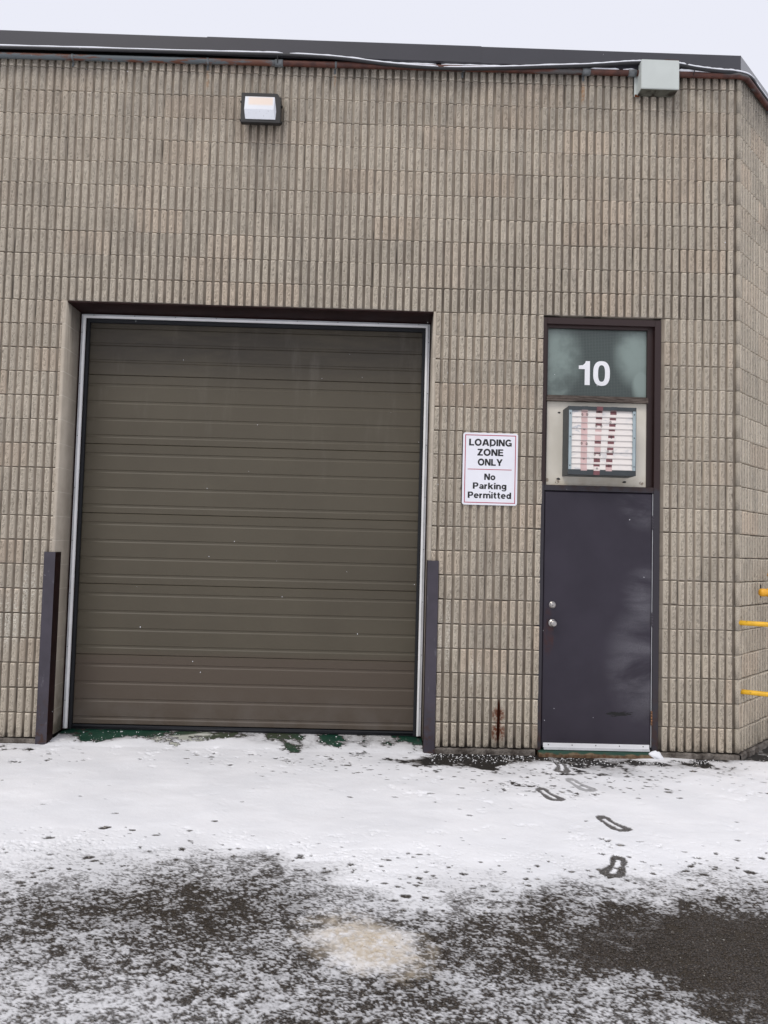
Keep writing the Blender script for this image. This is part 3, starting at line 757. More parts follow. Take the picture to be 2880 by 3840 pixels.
lst = []
for k in range(0, 29):
    for u in range(-112, 1):
        x = u*P
        if k < 18 and XL-.02 < x < XR+.015: continue
        if k < 18 and DL-.005 < x < DR+.005: continue
        if x < -6.9 - (0 if k > 3 else 0) and False: continue
        lst.append((u, k))
V, F, t_, r_, h_ = ribs(lst, 5)
ro = np_mesh('rib_tmp', V, F, [m_rib], attrs={'tone': t_, 'rough': r_, 'hue': h_})

# join ribs into the wall mesh (bricks are surface pattern of the wall)
def join_into(a, bobj, name):
    ma, mb = a.data, bobj.data
    va = np.zeros(len(ma.vertices)*3, np.float32); ma.vertices.foreach_get('co', va); va = va.reshape(-1, 3)
    vb = np.zeros(len(mb.vertices)*3, np.float32); mb.vertices.foreach_get('co', vb); vb = vb.reshape(-1, 3)
    me = bpy.data.meshes.new(name)
    la = np.zeros(len(ma.loops), np.int32); ma.loops.foreach_get('vertex_index', la)
    lb = np.zeros(len(mb.loops), np.int32); mb.loops.foreach_get('vertex_index', lb)
    sa = np.zeros(len(ma.polygons), np.int32); ma.polygons.foreach_get('loop_start', sa)
    sb = np.zeros(len(mb.polygons), np.int32); mb.polygons.foreach_get('loop_start', sb)
    ta = np.zeros(len(ma.polygons), np.int32); ma.polygons.foreach_get('loop_total', ta)
    tb = np.zeros(len(mb.polygons), np.int32); mb.polygons.foreach_get('loop_total', tb)
    ia = np.zeros(len(ma.polygons), np.int32); ma.polygons.foreach_get('material_index', ia)
    me.vertices.add(len(va)+len(vb)); me.vertices.foreach_set('co', np.concatenate([va, vb]).ravel())
    me.loops.add(len(la)+len(lb)); me.loops.foreach_set('vertex_index', np.concatenate([la, lb+len(va)]))
    me.polygons.add(len(sa)+len(sb))
    me.polygons.foreach_set('loop_start', np.concatenate([sa, sb+len(la)])); me.polygons.foreach_set('loop_total', np.concatenate([ta, tb]))
    for m in wallmats: me.materials.append(m.m)
    me.polygons.foreach_set('material_index', np.concatenate([ia, np.full(len(sb), 2, np.int32)]))
    me.update(calc_edges=True)
    for an_, dflt in (('tone', .5), ('rough', .8), ('hue', .3)):
        vals = np.zeros(len(mb.vertices), np.float32); mb.attributes[an_].data.foreach_get('value', vals)
        if an_ == 'tone':
            d_ = np.clip(.22 + .2*np.sin(np.floor(va[:, 2]/H)*12.9898)*1.0, 0, 1)
        else: d_ = np.full(len(va), dflt, np.float32)
        at = me.attributes.new(an_, 'FLOAT', 'POINT'); at.data.foreach_set('value', np.concatenate([d_, vals]).astype(np.float32))
    a.data = me
    bpy.data.objects.remove(bobj)
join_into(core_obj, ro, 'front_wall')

# angled wall, receding at 45 degrees from the corner
A4 = Matrix.Translation((CX, 0, 0)) @ Matrix.Rotation(PHI, 4, 'Z')
b = MB(); SW = 3.3
b.box(.030, SW, .0318, .0318+TH, 0, TOPZ, A4)
side_obj = b.build('angled_wall', wallmats, bld)
lst = [(u, k) for k in range(0, 29) for u in range(0, 48)]
V, F, t_, r_, h_ = ribs(lst, 9, A4 @ Matrix.Translation((.034, 0, 0)), 2, TOPZ, 1.5)
ro = np_mesh('rib_tmp', V, F, [m_rib], attrs={'tone': t_, 'rough': r_, 'hue': h_})
join_into(side_obj, ro, 'angled_wall')

# foundation lip
b = MB()
def rough_strip(x0, x1, T=None, yf=.004, top=-.004):
    n = int((x1-x0)/.05)
    for i in range(n):
        a, c_ = x0+(x1-x0)*i/n, x0+(x1-x0)*(i+1)/n
        pass
    N0 = len(b.v); pts = []
    for i in range(n+1):
        x = x0+(x1-x0)*i/n
        f = yf + random.uniform(-.009, .007); zt = top + random.uniform(-.008, .0)
        for p in ((x, f-.004, -.2), (x, f, zt-.012), (x, f+.008, zt), (x, .40, zt)):
            b.v.append(tuple(T @ Vector(p)) if T else p)
    for i in range(n):
        for j in range(3): b.face((N0+i*4+j, N0+(i+1)*4+j, N0+(i+1)*4+j+1, N0+i*4+j+1))
for a_ in ((XW0, XL-.005, None), (XR+.005, DL-.005, None), (DR+.005, CX+.003, None), (.003, SW, A4)):
    b = MB(); rough_strip(a_[0], a_[1], a_[2], *((-.012, .0) if a_[2] else ()))
    b.build('foundation', m_found, bld)

# fascia: lapped metal lengths
FY = -.045
for x0, x1, dzz, dyy in ((XW0, -4.552, .000, .0), (-4.5515, -2.195, .004, -.002), (-2.1945, .055, .002, .001)):
    b = MB(); b.prism([(FY+dyy, 5.822+dzz), (FY+dyy, 5.966+dzz), (FY+dyy+.006, 5.972+dzz), (.35, 5.975+dzz), (.35, 5.955), (FY+.012, 5.948), (FY+.012, 5.815)], x0, x1, 'x')
    b.build('roof_fascia', m_fascia, bld)
b = MB()
F4 = Matrix.Translation((.0556, FY, 0)) @ Matrix.Rotation(PHI, 4, 'Z')
b.prism([(.0, 5.824), (.0, 5.968), (.006, 5.973), (.35, 5.976), (.35, 5.955), (.012, 5.948), (.012, 5.815)], 0.0, SW+.3, 'x', F4)
b.build('roof_fascia', m_fascia, bld)
b = MB(); b.prism([(XW0, .05), (.02, .05), (2.3, 2.33), (2.3, 9.0), (XW0, 9.0)], 5.905, 5.95, 'z')
b.build('roof', m_roof, bld)
b = MB(); b.box(XW0, 2.3, 8.8, 9.0, 0, 5.9); b.box(XW0, XW0+.2, .43, 8.79, 0, 5.9); b.box(2.1, 2.3, 2.8, 8.79, 0, 5.9)
b.build('rear_wall', m_found, bld)
# black strip standing in for the shadow in the recess under the fascia
b = MB(); b.box(XW0, .04, -.012, .019, 5.80, 5.90); b.build('fascia_shadow', m_dark, bld)

# loading opening floor and lintel
b = MB()
b.prism([(-.052, -.2), (-.052, -.0555), (.40, .0), (.9, .0), (.9, -.2)], XL+.004, XR-.004, 'x')
b.build('opening_floor', m_green, bld)
b = MB(); b.box(XL+.0, XR-.0, .012, .34, ZT-.012, ZT-.0015)
b.box(XL+.003, XR-.003, .302, .335, ZT-.030, ZT-.0125)
b.build('lintel', m_maroon, bld)

# ---- loading door: seal frame > sections, weather strips, steel jamb angle, bottom seal
DYF = .360
b = MB()
b.prism([(XL+.045, .0), (XL+.045, 3.606), (XR-.046, 3.606), (XR-.046, .0), (XR-.075, .0), (XR-.075, 3.572), (XL+.075, 3.572), (XL+.075, .0)], .325, .352, 'y')
ld = b.build('loading_door', m_seal, bld)
ld['label'] = 'taupe ribbed sectional overhead door, closed, in a white edge strip'
zj = [.038, .640, 1.257, 1.878, 2.492, 3.110, 3.63]
gro = [.076, .229, .381, .533]       # grooves below each section's top joint
def door_section(zb, zt, first=False):
    prof = []                        # (y, z) from the top down
    def P_(y, z): prof.append((DYF+y, z))
    P_(.05, zt-.0015); P_(.004, zt-.0015); P_(.0, zt-.005)
    h = zt-zb
    for gz in gro:
        z = zt-gz
        if z-.03 < zb: continue
        P_(.0, z); P_(.0055, z-.004); P_(.0055, z-.020); P_(.0, z-.030)
    P_(.0, zb+.005); P_(.004, zb+.0015); P_(.05, zb+.0015)
    bb = MB(); N = 26
    x0, x1 = XL+.052, XR-.052
    k = len(prof)
    for i in range(N+1):
        x = x0+(x1-x0)*i/N
        for (y, z) in prof:
            wv = .0012*math.sin(x*5.1+zt*3)+.0008*math.sin(x*11+zt) if y < DYF+.03 else 0
            bb.v.append((x, y+wv, z))
    for i in range(N):
        for j in range(k-1): bb.face((i*k+j, (i+1)*k+j, (i+1)*k+j+1, i*k+j+1))
        bb.face((i*k, i*k+k-1, (i+1)*k+k-1, (i+1)*k))
    bb.face(list(range(k))); bb.face([N*k+i for i in range(k)][::-1])
    return bb.build('door_section', m_ldoor, ld)
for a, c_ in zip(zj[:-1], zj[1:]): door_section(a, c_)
b = MB()
b.prism([(.345, .0), (.35, .034), (.40, .034), (.40, .0)], XL+.05, XR-.05, 'x')
b.tube([(XL+.05, .352, .012), (XR-.05, .352, .012)], .011, 10)
b.build('bottom_seal', m_seal, ld)
def strip(kind):
    b = MB(); b.cur = 0
    def seg(p0, p1, T):
        pass
    if kind == 'l':
        b.box(XL+.014, XL+.030, .296, .302, .012, 3.632); b.cur = 1; b.box(XL+.0305, XL+.050, .288, .306, .012, 3.602); 
    if kind == 'r':
        b.box(XR-.030, XR-.012, .296, .302, .012, 3.632); b.cur = 1; b.box(XR-.048, XR-.0305, .288, .306, .012, 3.602)
    if kind == 't':
        b.box(XL+.0305, XR-.0305, .296, .302, 3.620, 3.634); b.cur = 1; b.box(XL+.031, XR-.031, .288, .306, 3.602, 3.6195)
    b.cur = 2
    if kind == 't':
        for i in range(9): b.lathe([(.0035, 0), (.0035, .003)], 8, (XL+.12+i*.36, .296, 3.627))
    else:
        x = XL+.022 if kind == 'l' else XR-.021
        for i in range(8): b.lathe([(.0035, 0), (.0035, .003)], 8, (x, .296, .25+i*.46))
    return b.build('weather_strip', [m_alu2, m_alu, m_screw], ld)
for k in 'lrt': strip(k)
b = MB()
b.box(XL+.0025, XL+.0135, .292, .36, .0, ZT-.031); b.box(XL+.0136, XL+.05, .307, .324, .0, ZT-.031)
b.box(XR-.0115, XR-.0025, .292, .36, .0, ZT-.031); b.box(XR-.05, XR-.0116, .307, .324, .0, ZT-.031)
b.box(XL+.0501, XR-.0501, .307, .324, 3.607, ZT-.031)
b.build('steel_jamb', m_maroon, ld)

# ---- entrance doorway
fr = MB(); FYF = .010
LX0, LX1, LZ0, LZ1 = -1.5715, -.6555, .018, 2.152
fr.box(DL+.003, LX0-.006, FYF, .16, -.01, 3.640); fr.box(LX1+.006, DR-.003, FYF, .16, -.01, 3.640)
fr.box(LX0-.006, LX1+.006, FYF+.001, .16, 3.585, 3.640)
fr.box(LX0-.006, LX1+.006, FYF+.002, .16, LZ1+.005, 2.204)
# inner stops
fr.box(LX0-.0055, LX0+.010, .060, .155, .0, LZ1+.0045); fr.box(LX1-.010, LX1+.0055, .060, .155, .0, LZ1+.0045)
frame = fr.build('door_frame', m_frame, bld, bevel=.002, bseg=1)
# beads beside the panel and glass
b = MB()
b.box(LX0-.0055, LX0+.012, .040, .09, 2.2045, 3.5845); b.box(LX1-.045, LX1+.0055, .052, .10, 2.2045, 3.5845)
b.box(LX0+.0125, LX1-.0455, .040, .09, 3.560, 3.5845)
b.build('glazing_bead', m_frame, frame)
b = MB(); b.box(LX0+.002, LX1-.044, .020, .10, 2.925, 2.962); b.box(LX0+.013, LX1-.046, .034, .10, 2.9621, 2.976)
b.build('mullion', m_wood, frame)

# leaf with dents pulled in at the hinge edge
NXg, NZg = 60, 120
gx = np.linspace(LX0, LX1, NXg); gz = np.linspace(LZ0, LZ1, NZg)
GX, GZ = np.meshgrid(gx, gz)
LY = .024
def bumpf(cx_, cz_, rx, rz, a): return a*np.exp(-((GX-cx_)/rx)**2 - ((GZ-cz_)/rz)**2)
# skin bellies out between the hinges and is pulled in at each hinge line
GY = np.zeros_like(GX)
edge = np.clip((GX-(LX1-.34))/.34, 0, 1)
for hz_, am in ((1.905, 1), (1.091, 1.0), (.273, 1.0)):
    GY += .010*edge**1.5*np.exp(-((GZ-hz_)/.085)**2)
GY -= bumpf(-.80, .72, .17, .22, .007) + bumpf(-.74, 1.33, .16, .12, .006) + bumpf(-.72, 2.06, .14, .08, .007)
GY += bumpf(-.90, .30, .16, .07, .003) + .0006*(vnoise(GX, GZ, 9, 71)-.5)
edgefix = np.minimum.reduce([np.clip((GX-LX0)/.02, 0, 1), np.clip((LX1-GX)/.012, 0, 1), np.clip((GZ-LZ0)/.02, 0, 1), np.clip((LZ1-GZ)/.02, 0, 1)])
GY = LY + GY*edgefix
V = np.stack([GX.ravel(), GY.ravel(), GZ.ravel()], 1)
ii = np.arange(NXg*NZg).reshape(NZg, NXg)
F = np.stack([ii[:-1, :-1].ravel(), ii[:-1, 1:].ravel(), ii[1:, 1:].ravel(), ii[1:, :-1].ravel()], 1)
nv = len(V)
back = V.copy(); back[:, 1] = .058
V = np.concatenate([V, back])
bd = np.concatenate([ii[0, :-1], ii[:-1, -1], ii[-1, ::-1][:-1], ii[::-1, 0][:-1]])
bd2 = np.roll(bd, -1)
F = np.concatenate([F, np.stack([bd, bd+nv, bd2+nv, bd2], 1)])
leaf = np_mesh('entrance_door', V, F, [m_leaf], parent=bld, smooth=False)
leaf.data.polygons.foreach_set('use_smooth', [True]*((NXg-1)*(NZg-1)) + [False]*len(bd))
leaf['label'] = 'slate purple steel door with scuffed, dented hinge side'
b = MB(); b.lathe([(.030, 0), (.030, .004), (.026, .008), (.0215, .009), (.0215, .016), (.0195, .019), (.004, .0195)], 28, (-1.494, LY+.0005, 1.193))
b.cur = 1; b.box(-1.4955, -1.4925, .0025, .0045, 1.183, 1.194)
b.build('deadbolt', [m_nickel, m_screw], leaf)
b = MB(); b.lathe([(.034, 0), (.034, .003), (.031, .008), (.018, .012), (.012, .018), (.012, .030), (.018, .036), (.025, .044), (.0275, .053), (.026, .061), (.019, .067), (.008, .069)], 32, (-1.493, LY+.0005, 1.041))
b.build('door_knob', m_nickel, leaf)
for i, hz_ in enumerate((1.905, 1.091, .273)):
    b = MB()
    for k in range(5): b.tube([(LX1+.003, .012, hz_-.057+k*.0230), (LX1+.003, .012, hz_-.057+k*.0230+.0215)], .0065, 10)
    b.tube([(LX1+.003, .012, hz_-.061), (LX1+.003, .012, hz_-.0575)], .004, 8); b.tube([(LX1+.003, .012, hz_+.0575), (LX1+.003, .012, hz_+.062)], .004, 8)
    b.build('hinge', m_brass if i == 2 else m_guard, leaf)
b = MB(); b.box(LX0+.016, LX1-.012, LY-.007, LY-.0005, .014, .050)
b.cur = 1; b.box(LX0+.022, LX1-.008, LY-.012, LY-.0075, -.004, .013)
b.cur = 2
for i in range(5): b.lathe([(.0045, 0), (.0045, .002)], 10, (LX0+.06+i*.198, LY-.007, .036))
b.build('door_sweep', [m_white, m_alu2, m_screw], leaf)
# light edge strip beside the hinges
b = MB(); b.box(LX1+.0002, LX1+.0025, .016, .040, .03, 2.15); b.build('astragal', m_alu2, leaf)
b = MB(); b.prism([(-.035, -.2), (-.035, -.030), (-.026, -.024), (.0, -.010), (.16, -.010), (.16, -.2)], DL+.02, DR-.01, 'x')
b.build('threshold', m_thr, bld)
b = MB()
b.ball((-.622, -.018, -.024), .034, (1.35, .75, .95), 3, .07)
for i, v in enumerate(b.v):
    q_ = (v[2]+.055)/.065; b.v[i] = (v[0] + .012*math.sin(v[2]*90) + .02*(1-q_)*(1 if v[0] > -.62 else -1)*.8, v[1]-.012*(1-q_), max(v[2]*1.0, -.056) + (.008 if v[0] < -.63 else 0))
tag(b.build('snow_lump', m_snowcap), 'lump of snow caught at the hinge-side foot of the entrance door', 'snow')

# transom
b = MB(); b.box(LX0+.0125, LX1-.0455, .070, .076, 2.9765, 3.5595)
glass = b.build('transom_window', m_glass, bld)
glass['label'] = 'greenish wired glass over the entrance with a white 10'
b = MB()   # numerals, vinyl film on the glass face
yA, yB = .0682, .0692
x0, zt_, zb_ = -1.285, 3.285, 3.077
b.prism([(x0+.052, zb_), (x0+.052, zt_-.070), (x0, zt_-.070), (x0, zt_-.040), (x0+.035, zt_-.036), (x0+.054, zt_-.018), (x0+.060, zt_), (x0+.096, zt_), (x0+.096, zb_)][::-1], yA, yB, 'y')
cx0, cz0 = -1.088, (zt_+zb_)/2
n = len(b.v); K = 40
for rr_, ry_ in (((.072), (.107)), ((.030), (.072))):
    for yv in (yA, yB):
        for i in range(K):
            w_ = 2*math.pi*i/K; e_ = .78
            cxx = math.copysign(abs(math.cos(w_))**e_, math.cos(w_)); szz = math.copysign(abs(math.sin(w_))**e_, math.sin(w_))
            b.v.append((cx0+rr_*cxx, yv, cz0+ry_*szz))
for i in range(K):
    j = (i+1) % K; o0, o1, i0, i1 = n, n+K, n+2*K, n+3*K
    b.face((o0+i, o0+j, i0+j, i0+i)); b.face((o1+i, i1+i, i1+j, o1+j)); b.face((o0+i, o1+i, o1+j, o0+j)); b.face((i0+i, i0+j, i1+j, i1+i))
b.build('unit_number', m_white, glass)
b = MB(); b.box(LX0+.0125, LX1-.0455, .060, .075, 2.2045, 2.9245)
pnl = b.build('infill_panel', m_cream, bld)
for (x, z) in ((-1.452, 2.83), (-1.450, 2.262), (-.885, 2.248)):
    b = MB(); b.ball((x, .059, z), .014, (1.2, .3, .8), 1, .3)
    b.build('bolt_hole', m_screw, pnl)

# ------------------------------------------------------------------ exhaust louvre
vt = thing('wall_louvre', 'square louvred vent with chalky slats and three strips of red tape above the door', 'vent')
vx0, vx1, vz0, vz1, vy = -1.419, -.852, 2.283, 2.853, -.127
b = MB()
t = .036
b.box(vx0, vx0+.004, vy, .058, vz0, vz1); b.box(vx1-.004, vx1, vy, .058, vz0, vz1)
b.box(vx0+.0041, vx1-.0041, vy, .058, vz1-.004, vz1); b.box(vx0+.0041, vx1-.0041, vy, .058, vz0, vz0+.004)
b.box(vx0+.0042, vx1-.0042, vy+.0005, vy+.006, vz1-t+.004, vz1-.0042); b.box(vx0+.0042, vx1-.0042, vy+.0005, vy+.006, vz0+.0042, vz0+t+.006)
b.box(vx0+.005, vx1-.005, .03, .05, vz0+.005, vz1-.005)
b.build('casing', m_vent, vt)
for x in (vx0+.0045, vx1-.0285):
    b = MB(); b.box(x, x+.024, vy-.001, vy+.012, vz0+t+.0065, vz1-t+.0035)
    b.cur = 1
    for z in (vz0+.075, (vz0+vz1)/2+.03, vz1-.06): b.lathe([(.0048, 0), (.0048, .003)], 12, (x+.012, vy-.001, z))
    b.build('flange', [m_flange, m_screw], vt)
sz0, sz1 = vz0+t+.008, vz1-t+.002
sp = (sz1-sz0)/10
def slat_y(z):     # front face of the slats
    f = ((z-sz0)/sp) % 1.0
    return vy+.006 + .012*f
for i in range(10):
    za = sz0+i*sp
    b = MB(); b.prism([(vy+.005, za+.001), (vy+.0165, za+sp+.004), (vy+.0185, za+sp+.004), (vy+.0075, za+.001), (vy+.012, za-.003), (vy+.009, za-.003)], vx0+.029, vx1-.029, 'x')
    b.build('slat', m_slat, vt)
def tape(x0a, x1a, pats, wd=.052):
    """a strip of printed tape following the slats"""
    b = MB(); b.cur = 0
    zlo, zhi = vz0+.003, vz1-.002
    nseg = 0
    zz_ = [zlo]
    for i in range(10): zz_ += [sz0+i*sp, sz0+i*sp+.002, sz0+i*sp+sp*.5]
    zz_ += [sz1, zhi]
    extra = [p[0] for p in pats] + [p[1] for p in pats]
    zz_ = sorted(set(zz_+extra))
    def yv(z):
        if z < sz0 or z > sz1-.0001: return vy-.0012
        f = (z-sz0)/sp; f -= math.floor(f+1e-6)
        return vy+.005 + .0115*max(0, f) - .0022
    for a, c_ in zip(zz_[:-1], zz_[1:]):
        mid = (a+c_)/2; mat = 1
        for p in pats:
            if p[0] <= mid <= p[1]: mat = p[2]
        b.cur = mat
        tA = (a-zlo)/(zhi-zlo); tB = (c_-zlo)/(zhi-zlo)
        xa, xb = x0a+(x1a-x0a)*tA, x0a+(x1a-x0a)*tB
        slant = .005 if (mat == 2) else 0
        n = len(b.v)
        b.v += [(xa, yv(a+.0001), a), (xa+wd, yv(a+.0001), a), (xb+wd, yv(c_-.0001), c_), (xb, yv(c_-.0001), c_)]
        b.face((n, n+1, n+2, n+3))
    # printed ring marks
    b.cur = 3
    for z, side in marks:
        tt_ = (z-zlo)/(zhi-zlo); xm = x0a+(x1a-x0a)*tt_ + wd*side
        n = len(b.v); KK = 16
        for rad in (.0095, .0070):
            for i in range(KK):
                w_ = 2*math.pi*i/KK; b.v.append((max(xm+rad*.85*math.cos(w_), xm-.0095), yv(z)-.0035, z+rad*1.15*math.sin(w_)))
        for i in range(KK):
            j = (i+1) % KK; b.face((n+i, n+j, n+KK+j, n+KK+i))
        n = len(b.v); b.v += [(xm-.001, yv(z)-.0035, z-.007), (xm+.001, yv(z)-.0035, z-.007), (xm+.001, yv(z)-.0035, z+.007), (xm-.001, yv(z)-.0035, z+.007)]; b.face((n, n+1, n+2, n+3))
    o = b.build('tape', [m_tape_pink, m_tape_pink, m_tape_red, m_screw, m_tape_white, m_vent], vt)
    return o
Hh = vz1-vz0
def zf(px): return vz1 - (px-265)/960.0*Hh       # height down the casing
def pats(l): return [(zf(b_), zf(a_), m_) for a_, b_, m_ in l]
top_, bot_ = (262, 316, 5), (1168, 1226, 5)
marks = [(zf(580), .5), (zf(995), .5), (zf(378), .12), (zf(378), .9), (zf(785), .1), (zf(790), .9)]
tape(-1.419+.1075, -1.419+.1105, pats([top_, bot_]))
marks = [(zf(330), .5), (zf(535), .1), (zf(535), .9), (zf(738), .5), (zf(935), .1), (zf(940), .9), (zf(1140), .55)]
tape(-1.419+.213, -1.419+.236, pats([(262, 316, 2), (316, 350, 2), (350, 405, 4), (405, 440, 2), (440, 495, 4), (495, 530, 2), (530, 578, 4), (578, 615, 1), (615, 665, 4), (665, 700, 1), (745, 785, 2), (785, 830, 4), (830, 865, 1), (900, 930, 2), (930, 985, 4), (985, 1045, 2), (1045, 1075, 4), (1075, 1105, 2), (1105, 1165, 4), (1168, 1226, 2)]))
marks = [(zf(480), .1), (zf(495), .9), (zf(690), .5), (zf(885), .1), (zf(895), .9), (zf(1090), .5)]
tape(-1.419+.312, -1.419+.356, pats([top_, (316, 372, 2), (372, 415, 4), (415, 450, 2), (450, 500, 4), (500, 540, 2), (540, 578, 4), (578, 605, 2), (605, 660, 4), (665, 700, 2), (700, 745, 4), (745, 785, 2), (785, 835, 4), (835, 870, 2), (870, 912, 4), (912, 940, 2), (940, 995, 4), (995, 1040, 2), (1040, 1075, 4), (1075, 1112, 2), (1112, 1166, 1), (1168, 1226, 5)]))

# ------------------------------------------------------------------ sign
sg = thing('parking_sign', 'white sheet sign with red border reading LOADING ZONE ONLY No Parking Permitted', 'sign', (-2.0445, -.012, 2.015))
SX0, SX1, SZ0, SZ1 = -2.277, -1.813, 2.016, 2.626
def rrect(x0, x1, z0_, z1_, r_, k=8):
    pts = []
    for cx_, cz_, a0 in ((x1-r_, z1_-r_, 0), (x0+r_, z1_-r_, 90), (x0+r_, z0_+r_, 180), (x1-r_, z0_+r_, 270)):
        for i in range(k+1):
            a = R(a0+90*i/k); pts.append((cx_+r_*math.cos(a), cz_+r_*math.sin(a)))
    return pts
b = MB(); b.prism(rrect(SX0, SX1, SZ0, SZ1, .020), -.0075, -.0045, 'y')
keep(b.build('sign_panel', m_signw), sg)
def frame_band(x0, x1, z0_, z1_, t_, ya, yb_):
    b.box(x0, x1, ya, yb_, z0_, z0_+t_); b.box(x0, x1, ya, yb_, z1_-t_, z1_)
    b.box(x0, x0+t_, ya, yb_, z0_+t_, z1_-t_); b.box(x1-t_, x1, ya, yb_, z0_+t_, z1_-t_)
b = MB(); frame_band(SX0+.017, SX1-.017, SZ0+.017, SZ1-.017, .0062, -.0085, -.0077)
b.box(SX0+.043, SX1-.050, -.0085, -.0077, 2.314, 2.3195)
keep(b.build('border', m_red), sg)
GL = {}
def arc(cx_, cy_, rx, ry, a0, a1, t_=.21, n=18): return ('s', [(cx_+rx*math.cos(R(a0+(a1-a0)*i/n)), cy_+ry*math.sin(R(a0+(a1-a0)*i/n))) for i in range(n+1)], t_)
def st(x0, y0_, x1, y1_, t_=.22): return ('s', [(x0, y0_), (x1, y1_)], t_)
def pa(x0, y0_, x1, y1_, h_=.25): return ('p', (x0, y0_, x1, y1_), h_)
GL['L'] = (.70, [st(.12, 0, .12, 1, .24), st(.0, .10, .70, .10, .20)])
GL['O'] = (.98, [arc(.49, .5, .375, .415, 0, 360, .225, 30)])
GL['A'] = (.98, [pa(.12, 0, .43, 1), pa(.86, 0, .55, 1), st(.22, .29, .76, .29, .18)])
GL['D'] = (.86, [st(.12, 0, .12, 1, .24), st(.1, .905, .42, .905, .19), st(.1, .095, .42, .095, .19), arc(.40, .5, .35, .405, 90, -90, .21)])
GL['I'] = (.24, [st(.12, 0, .12, 1, .24)])
GL['N'] = (.84, [st(.11, 0, .11, 1), st(.73, 0, .73, 1), pa(.14, 1, .70, 0, .26)])
GL['G'] = (.94, [arc(.48, .5, .37, .415, 42, 318, .22, 26), st(.82, .0, .82, .50, .17), st(.50, .43, .90, .43, .17)])
GL['Z'] = (.76, [st(.03, .905, .73, .905, .19), st(0, .095, .76, .095, .19), pa(.14, .10, .60, .90, .27)])
GL['E'] = (.72, [st(.12, 0, .12, 1, .24), st(.1, .905, .70, .905, .19), st(.1, .51, .66, .51, .18), st(.1, .095, .72, .095, .19)])
GL['Y'] = (.92, [pa(.13, 1, .42, .42), pa(.79, 1, .50, .42), st(.46, 0, .46, .46, .24)])
GL['P'] = (.78, [st(.12, 0, .12, 1, .24), st(.1, .91, .44, .91, .18), st(.1, .44, .44, .44, .18), arc(.43, .675, .235, .235, 90, -90, .21)])
GL['o'] = (.72, [arc(.36, .37, .255, .275, 0, 360, .21, 26)])
GL['a'] = (.66, [st(.55, 0, .55, .50, .21), arc(.34, .49, .21, .165, 5, 165, .17), arc(.31, .215, .205, .125, 0, 360, .17, 20), st(.60, .04, .68, .04, .09)])
GL['r'] = (.46, [st(.11, 0, .11, .74), arc(.40, .36, .27, .28, 90, 170, .20)])
GL['k'] = (.74, [st(.11, 0, .11, 1), pa(.58, .74, .20, .30, .27), pa(.33, .44, .60, 0, .27)])
GL['i'] = (.22, [st(.11, 0, .11, .74), st(.11, .83, .11, 1)])
GL['n'] = (.68, [st(.11, 0, .11, .74), arc(.34, .40, .23, .245, 0, 175, .20), st(.57, 0, .57, .42, .22)])
GL['g'] = (.68, [arc(.32, .39, .215, .265, 0, 360, .20, 24), st(.57, -.08, .57, .74, .22), arc(.33, -.07, .24, .145, 185, 360, .16)])
GL['e'] = (.70, [arc(.35, .37, .25, .275, 0, 318, .20, 24), st(.12, .37, .68, .37, .13)])
GL['m'] = (1.08, [st(.11, 0, .11, .74), arc(.33, .42, .21, .23, 0, 175, .19), st(.54, 0, .54, .42), arc(.76, .42, .21, .23, 0, 175, .19), st(.97, 0, .97, .42)])
GL['t'] = (.46, [st(.21, .09, .21, .96, .21), st(.01, .66, .44, .66, .16), st(.20, .085, .44, .085, .17)])
GL['d'] = (.68, [arc(.32, .37, .215, .275, 0, 360, .20, 24), st(.57, 0, .57, 1)])
def text_obj(s, width, cap, cx_, zbase, yface, mat, name):
    b = MB(); x = 0
    tot = sum(GL[c_][0] for c_ in s) + .085*(len(s)-1)
    kx = width/tot; x_ = cx_-width/2; lay = 0
    def P3(px, py): b.v.append((x_+px*kx, yface-lay*.00002, zbase+py*cap)); return len(b.v)-1
    for c_ in s:
        wd, parts = GL[c_]
        for kind, g_, t_ in parts:
            t_ = t_*1.10
            lay = (lay+1) % 6
            if kind == 'p':
                a0, b0_, a1, b1_ = g_
                b.face((P3(a0-t_/2, b0_), P3(a0+t_/2, b0_), P3(a1+t_/2, b1_), P3(a1-t_/2, b1_)))
            else:
                L_, R_ = [], []
                for i, (px, py) in enumerate(g_):
                    q0 = g_[max(i-1, 0)]; q1 = g_[min(i+1, len(g_)-1)]
                    dx_, dy_ = q1[0]-q0[0], q1[1]-q0[1]; ll = math.hypot(dx_, dy_) or 1
                    nx2, ny2 = -dy_/ll*t_/2, dx_/ll*t_/2
                    L_.append(P3(px+nx2, py+ny2)); R_.append(P3(px-nx2, py-ny2))
                for i in range(len(g_)-1): b.face((L_[i], R_[i], R_[i+1], L_[i+1]))
        x_ += (wd+.085)*kx
    return b.build(name, mat)
def sz(py): return SZ1 - (py-143)/1607.0*(SZ1-SZ0)
scx = (SX0+SX1)/2
for s_, wpx, base_px, dx in (('LOADING', 955, 432, .000), ('ZONE', 580, 652, .000), ('ONLY', 552, 872, .000), ('No', 246, 1192, -.001), ('Parking', 746, 1395, -.001), ('Permitted', 963, 1602, -.001)):
    cap = 150 if base_px < 900 else 141
    o = text_obj(s_, wpx/2640.0, cap/2640.0, scx+dx, sz(base_px), -.0080, m_black, 'lettering')
    keep(o, sg)
for z in (sz(442), sz(1452)):
    b = MB(); b.lathe([(.0062, 0), (.0062, .002), (.003, .003)], 12, (scx, -.0084, z))
    keep(b.build('sign_screw', m_screw2), sg)

